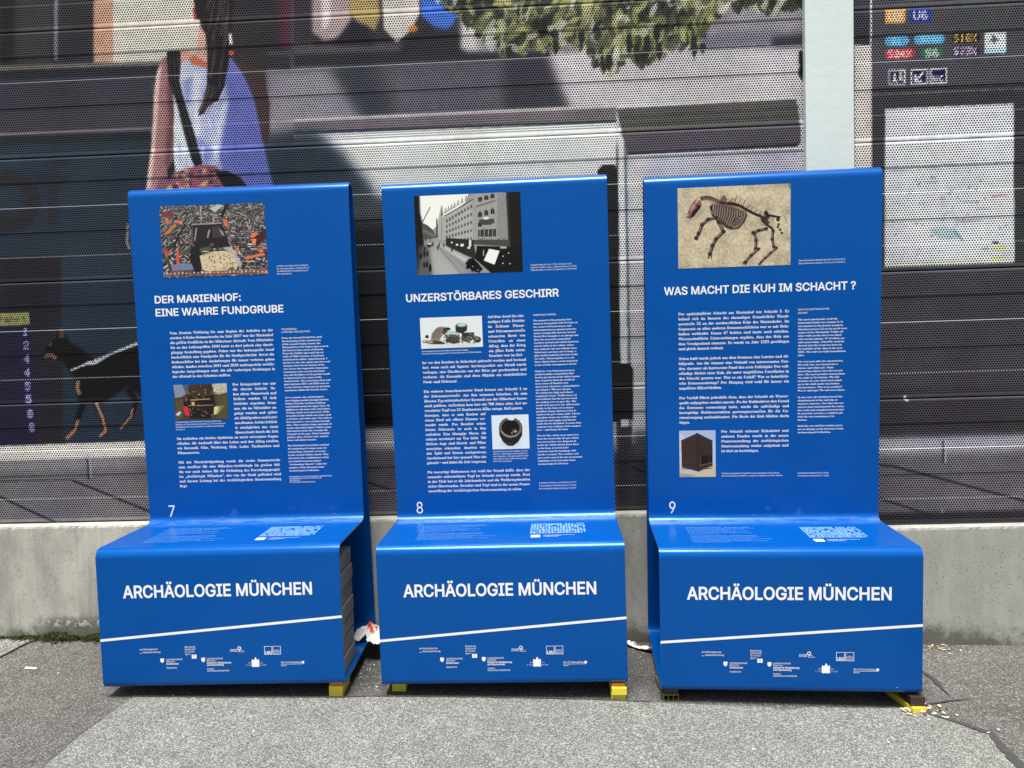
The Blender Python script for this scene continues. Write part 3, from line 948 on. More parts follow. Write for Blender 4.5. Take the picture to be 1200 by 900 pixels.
def box_mesh(x0, x1, y0, y1, z0, z1, bev=0.0, taper=0.0):
    if not bev:
        v = [(x0, y0, z0), (x1, y0, z0), (x1, y1, z0), (x0, y1, z0), (x0, y0, z1), (x1, y0, z1), (x1, y1, z1 - taper), (x0, y1, z1 - taper)]
        return v, [(0, 3, 2, 1), (4, 5, 6, 7), (0, 1, 5, 4), (1, 2, 6, 5), (2, 3, 7, 6), (3, 0, 4, 7)]
    import bmesh
    bm = bmesh.new()
    v, f_ = box_mesh(x0, x1, y0, y1, z0, z1, 0, taper)
    vs = [bm.verts.new(q) for q in v]
    for q in f_:
        bm.faces.new([vs[i] for i in q])
    bmesh.ops.bevel(bm, geom=list(bm.edges), offset=bev, segments=2, affect='EDGES', profile=.6)
    bm.verts.index_update()
    out = [tuple(q.co) for q in bm.verts], [tuple(l.index for l in q.verts) for q in bm.faces]
    bm.free()
    return out

def fpart(name, b, mat):
    o = obj(name, *b, mat, fence)
    o.matrix_parent_inverse = fence_inv
    return o
fpart('light_stop_sheet', box_mesh(-8, 1.065, .05, .06, .4965, 2.95), M_LIGHT_STOP)  # dark sheets added behind the cladding to stop sky light coming through
fpart('light_stop_sheet', box_mesh(1.07, 8, .05, .06, .4205, 2.86), M_LIGHT_STOP)
fpart('post', box_mesh(.9712, 1.1449, -.030, .048, .497, 2.98, .003), M_POST)
fpart('bottom_rail', box_mesh(1.146, 8, -.006, .04, .4200, .4260, .001), M_RAIL)
fpart('bottom_rail', box_mesh(-8, .970, .004, .04, .4965, .5010, .001), M_RAIL)

# ------------------------------------------------------------------ lettering: glyph outlines turned into flat meshes
def load_font(fn):
    try:
        import os
        return bpy.data.fonts.load(os.path.join(bpy.utils.system_resource('DATAFILES'), 'fonts', fn))
    except Exception:
        return None
SANS = load_font('Inter.woff2')
SERIF = load_font('NotoSansMath-Regular.woff2')
TCU = bpy.data.curves.new('glyph_source', 'FONT')
TOB = bpy.data.objects.new('glyph_source', TCU)
COL.objects.link(TOB)
BUILTIN = TCU.font

def _set(body, font, off, res):
    TCU.body = body
    TCU.font = font or BUILTIN
    TCU.offset = 0
    TCU.resolution_u = res
    TCU.size = 1
    TCU.fill_mode = 'NONE'
    bpy.context.view_layer.update()
    dg = bpy.context.evaluated_depsgraph_get()
    return TOB.evaluated_get(dg)

def _eval(body, font, off, res):
    """outline of the glyphs, filled by winding number so that overlapping strokes stay solid"""
    from mathutils.geometry import delaunay_2d_cdt
    ev = _set(body, font, off, res)
    me = ev.to_mesh()
    v = [Vector(q.co[:2]) for q in me.vertices]
    nb = {}
    for e in me.edges:
        a, b = e.vertices
        nb.setdefault(a, []).append(b); nb.setdefault(b, []).append(a)
    ev.to_mesh_clear()
    seen, loops = set(), []
    for s0 in range(len(v)):
        if s0 in seen or s0 not in nb:
            continue
        lp, cur, prev = [s0], s0, None
        seen.add(s0)
        while True:
            nx = [q for q in nb[cur] if q != prev and q not in seen]
            if not nx:
                break
            nxt = min(nx) if prev is None else nx[0]
            lp.append(nxt); seen.add(nxt); prev, cur = cur, nxt
        if len(lp) > 2:
            loops.append(lp)
    if not loops:
        return np.zeros((0, 2)), []
    def area(lp):
        return .5 * sum(v[lp[i]].x * v[lp[(i + 1) % len(lp)]].y - v[lp[(i + 1) % len(lp)]].x * v[lp[i]].y for i in range(len(lp)))
    ar = [area(lp) for lp in loops]
    main = max(ar, key=abs)
    if body and len(body) > 1:
        xs = [v[i] for lp in loops for i in lp]
        return np.array([tuple(q) for q in xs]), []
    sg = [1 if a * main > 0 else -1 for a in ar]
    loops = [lp if a > 0 else lp[::-1] for lp, a in zip(loops, ar)]
    if off > 0:      # embolden: lay a thin bar along every edge and keep the union
        base = list(loops)
        for lp in base:
            n = len(lp)
            P = [v[i] for i in lp]
            for i in range(n):
                q0, q1, q2, q3 = P[i - 1], P[i], P[(i + 1) % n], P[(i + 2) % n]
                e = q2 - q1
                if e.length < 1e-5:
                    continue
                e = e.normalized(); nn = Vector((-e.y, e.x)) * off
                ea = (q1 - q0).normalized() if (q1 - q0).length > 1e-6 else e
                eb = (q3 - q2).normalized() if (q3 - q2).length > 1e-6 else e
                xa = off * (1.0 if ea.dot(e) < .8 else .15); xb = off * (1.0 if eb.dot(e) < .8 else .15)
                k = len(v)
                v += [q1 - e * xa - nn, q2 + e * xb - nn, q2 + e * xb + nn, q1 - e * xa + nn]
                loops.append([k, k + 1, k + 2, k + 3]); sg.append(100)
    R_ = delaunay_2d_cdt(v, [], loops, 0, 1e-5, True)
    ov, of, orig = R_[0], R_[2], R_[5]
    keep = []
    for face, og in zip(of, orig):
        w = sum(sg[i] for i in set(og))
        if w > 0:
            keep.append(tuple(face))
    return np.array([tuple(q) for q in ov], float).reshape(-1, 2), keep

_G = {}
def glyph(ch, style):
    key = (ch, style)
    if key in _G:
        return _G[key]
    font, off, res, serif = {'bold': (SANS, .019, 2, 0), 'reg': (SANS, .003, 3, 0), 'small': (SANS, .0, 1, 0),
                             'serif': (SERIF, .0, 1, 1), 'italic': (SERIF, .0, 1, 1)}[style]
    if serif and ch in 'ß–„“”©':
        font, off, serif = SANS, .0, 0
    def code(c):
        if not serif or font is None:
            return c
        if 'A' <= c <= 'Z':
            return chr(0x1D400 + ord(c) - 65)
        if 'a' <= c <= 'z':
            return chr(0x1D41A + ord(c) - 97)
        if '0' <= c <= '9':
            return chr(0x1D7CE + ord(c) - 48)
        return c
    base = {'ä': 'a', 'ö': 'o', 'ü': 'u', 'Ä': 'A', 'Ö': 'O', 'Ü': 'U', 'é': 'e', 'ß': 'ß'}.get(ch, ch) if serif else ch
    H = code('H')
    def wid(s):
        v, _ = _eval(s, font, off, res)
        return float(np.ptp(v[:, 0])) if len(v) else 0.0
    k0 = ('HH', style)
    if serif != (style in ('serif',)):
        k0 = ('HH', 'small')
    if k0 not in _G:
        _G[k0] = wid(H + H)
    if ch == ' ':
        adv = wid(H + ' ' + H) - _G[k0]
        _G[key] = (np.zeros((0, 2)), [], adv)
        return _G[key]
    if True:
        v, f = _eval(code(base), font, off, res)
        adv = wid(H + code(base) + H) - _G[k0]
    if base != ch:
        top = v[:, 1].max()
        cx = (v[:, 0].max() + v[:, 0].min()) / 2
        for sx in ((-.1, .1) if ch != 'é' else (0.0,)):
            n = len(v)
            d = np.array([[-.05, 0], [.05, 0], [.05, .1], [-.05, .1]]) + [cx + sx, top + .07]
            v = np.concatenate([v, d]); f = f + [(n, n + 1, n + 2, n + 3)]
    _G[key] = (v, f, adv)
    return _G[key]

CAPH = {}
def caph(style):
    if style not in CAPH:
        v, _, _ = glyph('H', style)
        CAPH[style] = float(v[:, 1].max())
    return CAPH[style]

def natural(line, style):
    return sum(glyph(c, style)[2] for c in line)

class Text:
    """collects lines of lettering laid on one face; u to the right, v up"""
    def __init__(s):
        s.v, s.f = [], []
    def line(s, txt, u0, v0, cap, style, u1=None, xs=1.0, fit=False, spacing=0.0, serifs=False):
        sz = cap / caph(style)
        sp = 0.0
        nat = natural(txt, style) * sz
        if u1 is not None:
            if fit:
                xs = (u1 - u0) / nat
            else:
                ns = txt.count(' ')
                if ns:
                    sp = ((u1 - u0) - nat * xs) / ns
        x = u0
        for c in txt:
            v, f, adv = glyph(c, style)
            if len(v):
                b = len(s.v)
                s.v += [(x + q[0] * sz * xs, v0 + q[1] * sz) for q in v]
                s.f += [tuple(b + i for i in q) for q in f]
            x += adv * sz * xs + (sp if c == ' ' else 0) + spacing
        return x
    def block(s, lines, u0, v0, pitch, cap, style, u1=None, xs=None, just=True):
        if xs is None:
            full = [l for l in lines]
            sz = cap / caph(style)
            xs = min(1.15, min((abs(u1 - u0)) / (natural(l, style) * sz) for l in full if l))
        for i, l in enumerate(lines):
            if not l:
                continue
            last = (i == len(lines) - 1) or not lines[i + 1]
            s.line(l, u0, v0 - i * pitch, cap, style, u1 if (just and not last) else None, xs)
        return xs
    def rect(s, u0, v0, u1, v1):
        s.poly([(u0, v0), (u1, v0), (u1, v1), (u0, v1)])
    def poly(s, pts):
        b = len(s.v)
        s.v += list(pts)
        s.f.append(tuple(range(b, b + len(pts))))
    def stroke(s, pts, w):
        for (x1, y1), (x2, y2) in zip(pts, pts[1:]):
            L = math.hypot(x2 - x1, y2 - y1) or 1
            nx, ny = -(y2 - y1) / L * w / 2, (x2 - x1) / L * w / 2
            s.poly([(x1 - nx, y1 - ny), (x2 - nx, y2 - ny), (x2 + nx, y2 + ny), (x1 + nx, y1 + ny)])
    def ring(s, cx, cy, r0, r1, n=20):
        for i in range(n):
            a, b = 2 * math.pi * i / n, 2 * math.pi * (i + 1) / n
            s.poly([(cx + r0 * math.cos(a), cy + r0 * math.sin(a)), (cx + r1 * math.cos(a), cy + r1 * math.sin(a)),
                    (cx + r1 * math.cos(b), cy + r1 * math.sin(b)), (cx + r0 * math.cos(b), cy + r0 * math.sin(b))])
    def build(s, name, face, parent, mat=None, lift=.0006, label=None):
        O, U, V, Nn = face
        P = [tuple(O + U * u + V * v + Nn * lift) for u, v in s.v]
        o = obj(name, P, s.f, mat or M_WHITE, parent)
        me = o.data
        a = sum((p.normal * p.area for p in me.polygons), Vector())
        if a.dot(Nn) < 0:
            me.flip_normals()
        if label:
            o['label'] = label
        return o

def words(txt, u0, v0, cap, u1, face, parent, name):
    sz = cap / caph('bold')
    xs = (u1 - u0) / (natural(txt, 'bold') * sz)
    x = u0
    for w_ in txt.split(' '):
        t = Text()
        x = t.line(w_, x, v0, cap, 'bold', xs=xs)
        t.build(name, face, parent)
        x += glyph(' ', 'bold')[2] * sz * xs

# ------------------------------------------------------------------ the chair-shaped panel: one folded loop of sheet steel
W2 = .4
SH, SD, HB, TB, DB, DT = .4635, .3640, 1.2243, -.0265, .4882, .068
T_ = .0055
F_BACK = (Vector((0, SD, SH)), Vector((1, 0, 0)), Vector((0, TB, HB)).normalized(), Vector((0, -HB, TB)).normalized())
F_FRONT = (Vector((0, 0, SH)), Vector((1, 0, 0)), Vector((0, 0, 1)), Vector((0, -1, 0)))
F_SEAT = (Vector((0, 0, SH)), Vector((1, 0, 0)), Vector((0, 1, 0)), Vector((0, 0, 1)))

def fold_profile():
    K = [(0, 0, .022), (0, SH, .030), (SD, SH, .026), (SD + TB, SH + HB, .0335), (SD + TB + DT, SH + HB, .0335), (DB, 0, .030)]
    n = len(K)
    out = []          # (y, z, corner index or None)
    for i in range(n):
        p0, p1, p2 = (np.array(K[(i + j - 1) % n][:2], float) for j in range(3))
        r = K[i][2]
        a = (p0 - p1) / np.linalg.norm(p0 - p1); b = (p2 - p1) / np.linalg.norm(p2 - p1)
        th = math.acos(np.clip(a @ b, -1, 1))
        d = r / math.tan(th / 2)
        c = p1 + (a + b) / np.linalg.norm(a + b) * r / math.sin(th / 2)
        s0, s1 = p1 + a * d - c, p1 + b * d - c
        an0 = math.atan2(s0[1], s0[0]); an1 = math.atan2(s1[1], s1[0])
        da = (an1 - an0 + math.pi) % (2 * math.pi) - math.pi
        m = 12
        # normals point out of the loop
        convex = (a[0] * b[1] - a[1] * b[0]) > 0
        for k in range(m + 1):
            t = an0 + da * k / m
            q = c + r * np.array([math.cos(t), math.sin(t)])
            nrm = np.array([math.cos(t), math.sin(t)]) * (1 if convex else -1)
            out.append((q, nrm, i))
    return out
PROF = fold_profile()

def shell_part(name, i0, i1, ext0, ext1, mat, inner=None):
    """sheet between two corners, including half... of the profile entries i0..i1 (cyclic)"""
    n = len(PROF)
    idx = []
    k = i0
    while True:
        idx.append(k % n)
        if k % n == i1 % n:
            break
        k += 1
    pts = [(PROF[j][0], PROF[j][1]) for j in idx]
    if ext0:      # start on the flat before the first bend
        q = PROF[(i0 - 1) % n][0]
        p = pts[0]
        pts.insert(0, (p[0] + (q - p[0]) * ext0, p[1]))
    if ext1:
        q = PROF[(i1 + 1) % n][0]
        p = pts[-1]
        pts.append((p[0] + (q - p[0]) * ext1, p[1]))
    m = len(pts)
    v, f = [], []
    for x in (-W2, W2):
        for q, nn in pts:
            v.append((x, q[0], q[1]))
        for q, nn in pts:
            v.append((x, q[0] - nn[0] * T_, q[1] - nn[1] * T_))
    for i in range(m - 1):
        f.append((i, i + 1, 2 * m + i + 1, 2 * m + i))                       # outer
        f.append((m + i, 3 * m + i, 3 * m + i + 1, m + i + 1))               # inner
    ns = len(f)
    b = len(v)
    v += v[:]                                                                # edge strips on their own vertices
    for i in range(m - 1):
        f.append((b + i, b + m + i, b + m + i + 1, b + i + 1))
        f.append((b + 2 * m + i, b + 2 * m + i + 1, b + 3 * m + i + 1, b + 3 * m + i))
    me = mesh_data(name, v, f, mat)
    me.polygons.foreach_set('use_smooth', [k < ns for k in range(len(f))])
    if inner:
        me.materials.append(inner)
        for k in range(1, ns, 2):
            me.polygons[k].material_index = 1
    import bmesh
    bm = bmesh.new(); bm.from_mesh(me)
    bmesh.ops.recalc_face_normals(bm, faces=bm.faces)
    bm.to_mesh(me); bm.free()
    # outer faces must look out of the loop
    for p in me.polygons[:1]:
        pass
    return me

C13 = 13
# corners: 0 front foot, 1 seat front, 2 seat/back, 3 top front, 4 top rear, 5 rear foot (13 profile points each)
SHELL = {
    'front_panel': shell_part('front_panel', 0, C13 - 1, .03, .96, M_PAINT),
    'seat': shell_part('seat', C13, 3 * C13 - 1, .04, .02, M_SEAT),
    'backrest': shell_part('backrest', 3 * C13, 4 * C13 - 1, .98, 1.0, M_PAINT),
    'rear_panel': shell_part('rear_panel', 4 * C13, 5 * C13 - 1, .0, .97, M_PAINT),
    'base_plate': shell_part('base_plate', 5 * C13, 6 * C13 - 1, .03, .97, M_PAINT),
}

# ---- flat prints
def photo(name, corners_uv, cv, parent, label, nx, ny, frame=F_BACK):
    (u0, v1), (u1, v0) = corners_uv
    U = np.linspace(u0, u1, nx); V = np.linspace(v1, v0, ny)
    O, A, B, Nn = [np.array(q) for q in frame]
    uu, vv = np.meshgrid(U, V)
    P = O + uu[..., None] * A + vv[..., None] * B + Nn * .0007
    x = (uu - u0) / (u1 - u0); y = (v1 - vv) / (v1 - v0)
    col = cv.sample(cv.x0 + x * cv.w / cv.sc, cv.y0 + y * cv.h / cv.sc)
    col = s2l(np.clip(col, 0, 255))
    o = grid_mesh(name, P[::-1], M_PRINT, col[::-1], parent)
    o['label'] = label
    return o

def cv_zoom(corners, w, h, sc, col):
    """canvas whose drawing coordinates are those of a skewed quadrilateral"""
    t = hom(corners, [(0, 0), (w, 0), (w, h), (0, h)])
    return Canvas(0, 0, w, h, sc, col, tf=t)

def art_city():
    c = cv_zoom([(50, 65), (1105, 40), (1160, 745), (105, 785)], 262, 175, 1.6, (52, 50, 54))
    rg = np.random.default_rng(3)
    pal = [(34, 34, 42), (50, 50, 58), (76, 76, 80), (112, 112, 114), (150, 150, 148), (190, 190, 184), (212, 206, 192), (136, 88, 74), (110, 96, 88), (168, 166, 160), (60, 60, 66), (104, 112, 132), (44, 42, 46), (98, 92, 84), (134, 124, 108)]
    for _ in range(700):
        x, y = rg.uniform(40, 1170), rg.uniform(30, 790)
        c.ell(x, y, rg.uniform(5, 14), rg.uniform(3, 8), pal[rg.integers(len(pal))], .8)
    roofs = [(150, 148, 146), (112, 110, 112), (176, 172, 164), (92, 92, 98), (134, 122, 110), (146, 100, 84), (196, 188, 174), (84, 80, 82), (120, 126, 140), (100, 96, 92), (164, 160, 150), (58, 58, 64), (70, 68, 74), (206, 204, 198)]
    y = 36.0
    while y < 800:
        sy = 13 + y * .024
        x = 20 + rg.uniform(0, 20)
        while x < 1180:
            L = (24 + y * .035) * rg.uniform(.6, 1.5)
            a = (-.62 if x < 400 else (.22 if x > 760 else .03)) + rg.normal(0, .10) + (1.5 if rg.random() < .22 else 0)
            ca, sa = math.cos(a), math.sin(a)
            w = sy * rg.uniform(.55, .85)
            def q(i, j):
                return (x + i * L * .46 * ca - j * w * .5 * sa, y + i * L * .46 * sa * .8 + j * w * .5 * ca)
            k = np.array(roofs[rg.integers(len(roofs))], float)
            c.poly([q(-1, -1), q(1, -1), q(1, 1.7), q(-1, 1.7)], (34, 32, 38))
            c.poly([q(-1, -1), q(1, -1), q(1, 0), q(-1, 0)], tuple(k * rg.uniform(.95, 1.15)))
            c.poly([q(-1, 0), q(1, 0), q(1, 1), q(-1, 1)], tuple(k * .5))
            for d in range(3):
                t_ = rg.uniform(-.8, .8)
                c.ell(*q(t_, rg.uniform(-.6, 1.4)), 2.2, 1.8, (214, 210, 204), .8)
            x += L * (.95 + .25 * (abs(a) > .8))
        y += sy * .95
    c.poly([(560, 90), (640, 50), (700, 60), (620, 130)], (170, 186, 174))
    c.line([(740, 50), (700, 130), (690, 180)], 26, (28, 28, 34))
    c.poly([(200, 440), (310, 240), (330, 250), (250, 380), (210, 500)], (34, 34, 42))
    for p, k in (([(75, 130), (180, 130), (200, 170), (95, 165)], (136, 46, 40)), ([(120, 200), (160, 205), (150, 240), (125, 240)], (214, 104, 70)), ([(225, 200), (300, 215), (260, 240), (225, 225)], (220, 106, 74)),
                 ([(90, 350), (160, 280), (220, 230), (230, 260), (150, 340)], (176, 118, 76)), ([(700, 200), (740, 200), (750, 270), (715, 265)], (206, 106, 74)), ([(235, 500), (258, 500), (262, 640), (232, 640)], (212, 84, 56)),
                 ([(815, 450), (840, 470), (860, 545), (840, 545)], (206, 98, 70)), ([(920, 575), (1115, 530), (1125, 555), (935, 595)], (226, 108, 72)), ([(965, 370), (1040, 315), (1035, 400)], (226, 112, 76)),
                 ([(1000, 385), (1130, 300), (1140, 380), (1040, 470)], (70, 34, 32)), ([(1000, 390), (1035, 395), (1025, 460), (990, 430)], (226, 130, 96)), ([(100, 500), (165, 510), (165, 540), (110, 540)], (190, 62, 58)),
                 ([(1040, 500), (1140, 465), (1145, 480), (1060, 520)], (206, 90, 62))):
        c.poly(p, k)
    c.poly([(400, 250), (690, 240), (760, 430), (780, 470), (440, 490), (400, 430)], (38, 34, 38))
    c.poly([(430, 275), (560, 265), (560, 400), (420, 410)], (44, 38, 44))
    c.poly([(590, 270), (670, 265), (700, 380), (600, 380)], (62, 60, 62))
    for p in ([(425, 280), (440, 280), (425, 410), (412, 410)], [(405, 240), (690, 230), (690, 242), (405, 252)], [(555, 300), (575, 300), (555, 380), (540, 380)], [(660, 290), (700, 320), (720, 370), (690, 350)]):
        c.poly(p, (150, 146, 140))
    c.line([(600, 150), (605, 240)], 9, (176, 174, 168))
    c.line([(470, 60), (480, 200)], 10, (170, 168, 162))
    c.poly([(380, 460), (480, 480), (500, 640), (480, 740), (420, 740), (370, 610)], (32, 32, 44))
    c.poly([(470, 560), (600, 520), (720, 510), (800, 540), (860, 650), (840, 700), (560, 715), (500, 700)], (206, 190, 152))
    for _ in range(160):
        x, y = rg.uniform(500, 840), rg.uniform(530, 700)
        c.ell(x, y, rg.uniform(3, 14), rg.uniform(2, 6), [(150, 134, 104), (226, 214, 184), (120, 104, 86), (70, 62, 56)][rg.integers(4)], .8, rg.uniform(0, 3))
    for x, y in ((490, 500), (520, 490), (590, 450), (560, 485), (800, 690), (300, 540), (310, 510), (130, 590)):
        c.ell(x, y, 26, 18, (74, 88, 54), .9)
    c.poly([(700, 480), (790, 470), (900, 640), (880, 690), (780, 540)], (186, 186, 180), .8)
    c.poly([(180, 660), (260, 635), (390, 640), (412, 700), (190, 715)], (118, 124, 156))
    for k in range(9):
        c.line([(200 + 22 * k, 650), (195 + 24 * k, 712)], 4, (84, 88, 118), .8)
    c.poly([(110, 720), (420, 708), (420, 770), (120, 780)], (110, 78, 66), .6)
    c.poly([(500, 715), (1150, 690), (1160, 740), (510, 765)], (150, 96, 82), .6)
    for k in range(26):
        c.rect(130 + 40 * k, 735 + rg.uniform(-10, 8) - k * 1.2, 146 + 40 * k, 748 - k * 1.2, (226, 222, 214), .8)
    return c

def art_street():
    c = cv_zoom([(45, 65), (1110, 20), (1138, 815), (88, 855)], 262, 192, 1.6, (150, 150, 148))
    G = lambda g: tuple(float(np.clip((g - 105) * 1.28 + 112, 8, 240)) * q for q in (1.0, 1.0, .97))
    c.poly([(40, 50), (600, 30), (560, 130), (330, 300), (240, 400), (150, 400), (100, 200)], G(212))
    # street
    c.poly([(180, 500), (300, 500), (640, 740), (820, 880), (80, 880), (120, 640)], G(122), blur=4)
    c.poly([(210, 520), (255, 520), (420, 700), (560, 850), (240, 870), (200, 640)], G(158), .8, blur=14)
    c.line([(290, 560), (400, 690), (520, 830)], 12, G(100), .6)
    # right block
    c.poly([(350, 270), (640, 100), (640, 540), (360, 500)], G(150))
    c.poly([(620, 20), (1115, 10), (1140, 560), (640, 520)], G(138))
    c.poly([(960, 20), (1115, 15), (1140, 830), (1000, 820)], G(34), blur=6)
    c.poly([(880, 40), (965, 30), (990, 500), (880, 480)], G(124))
    rg = np.random.default_rng(5)
    for _ in range(500):
        x, y = rg.uniform(640, 960), rg.uniform(40, 500)
        c.rect(x, y, x + rg.uniform(6, 20), y + rg.uniform(3, 8), G(rg.uniform(100, 168)), .5)
    for x in (365, 395, 425, 455, 490, 530, 570, 600):
        y = 220 - (x - 365) * .62
        c.poly([(x - 16, y + 20), (x, y - 46), (x + 14, y + 10)], G(104))
        c.poly([(x - 6, y + 10), (x + 2, y - 22), (x + 8, y + 6)], G(180))
    c.line([(350, 265), (500, 180), (640, 95)], 10, G(60))
    c.line([(360, 300), (500, 235), (640, 175)], 4, G(86))
    for r in range(5):
        for k in range(9):
            x = 372 + k * 30
            y = 300 + r * 52 - (x - 372) * (.62 - .12 * r)
            c.rect(x, y, x + 14, y + 30, G(44 + 20 * rg.random()))
            c.line([(x + 7, y), (x + 7, y + 30)], 2, G(130))
    for k in range(3):
        x = 690 + k * 62
        for r in range(3):
            y = 70 + r * 95 - k * 16 + (60 if r else 0)
            c.poly([(x, y + 50), (x, y + 12), (x + 19, y - 12 if r == 1 else y), (x + 38, y + 10), (x + 38, y + 48)], G(38))
            c.line([(x + 19, y), (x + 19, y + 48)], 3, G(150))
    c.line([(670, 170), (860, 110)], 8, G(52))
    c.poly([(700, 300), (850, 290), (850, 330), (810, 352), (740, 352), (700, 330)], G(70)); c.ell(770, 285, 30, 14, G(190))
    c.poly([(690, 400), (870, 390), (870, 470), (690, 470)], G(60))
    for k in range(4):
        c.line([(710 + k * 42, 395), (710 + k * 42, 470)], 5, G(160))
    for _ in range(120):
        c.ell(rg.uniform(660, 950), rg.uniform(480, 500), 5, 5, G(rg.uniform(40, 180)))
    c.poly([(640, 500), (1000, 500), (1010, 570), (640, 545)], G(72))
    c.poly([(370, 480), (640, 500), (680, 700), (560, 650), (370, 560)], G(48))
    for x0, y0, w, h in ((470, 540, 22, 18), (515, 540, 34, 26), (585, 570, 26, 20), (420, 520, 18, 14), (600, 500, 22, 70)):
        c.rect(x0, y0, x0 + w, y0 + h, G(196))
    c.poly([(680, 560), (1010, 570), (1140, 560), (1140, 830), (820, 830), (660, 690)], G(30))
    c.poly([(800, 590), (905, 610), (855, 748), (748, 706)], G(206))
    c.rect(910, 568, 976, 588, G(150))
    for x, y in ((940, 664), (995, 632), (938, 735), (1008, 738)):
        c.ell(x, y, 9, 6, G(170))
    c.rect(740, 600, 750, 660, G(150))
    # pavement edge on the right
    c.poly([(255, 520), (300, 530), (600, 690), (560, 730)], G(176), .8, blur=3)
    # spire, flag pole, left block
    c.poly([(290, 500), (290, 310), (320, 160), (335, 160), (350, 300), (355, 500)], G(150))
    c.poly([(318, 260), (326, 165), (334, 260)], G(90)); c.line([(328, 280), (328, 500)], 6, G(96))
    c.poly([(270, 480), (272, 290), (285, 290), (292, 480)], G(80))
    c.line([(210, 172), (135, 325)], 8, G(46))
    c.poly([(45, 60), (103, 60), (110, 230), (150, 400), (150, 560), (90, 880), (40, 880)], G(30), blur=2)
    c.poly([(130, 330), (180, 350), (240, 400), (280, 480), (140, 500)], G(78))
    for k in range(14):
        c.rect(140 + k * 9, 390 + k * 4, 144 + k * 9, 430 + k * 4, G(130), .8)
    c.poly([(100, 560), (200, 560), (240, 860), (80, 870)], G(78), .8, blur=4)
    for x, y, s in ((122, 660, 1.2), (156, 640, 1.2), (186, 636, 1.1), (160, 590, .8), (215, 780, 1.5), (182, 745, 1.2), (155, 750, 1.1), (240, 545, .8), (290, 580, .8), (430, 600, .8), (305, 548, .7), (348, 556, .7), (135, 505, .5), (170, 505, .5), (215, 500, .5)):
        c.ell(x, y, 9 * s, 28 * s, G(26)); c.ell(x, y - 30 * s, 5 * s, 6 * s, G(90))
    c.ell(205, 555, 26, 22, G(52)); c.rect(190, 535, 220, 548, G(190))
    # the motor car
    c.poly([(565, 735), (600, 690), (640, 680), (690, 730), (740, 790), (700, 830), (620, 800)], G(22))
    c.ell(590, 770, 18, 22, G(14)); c.ell(640, 800, 18, 24, G(12)); c.line([(600, 790), (650, 820)], 4, G(130)); c.ell(690, 800, 7, 7, G(150)); c.ell(640, 765, 9, 7, G(120))
    return c

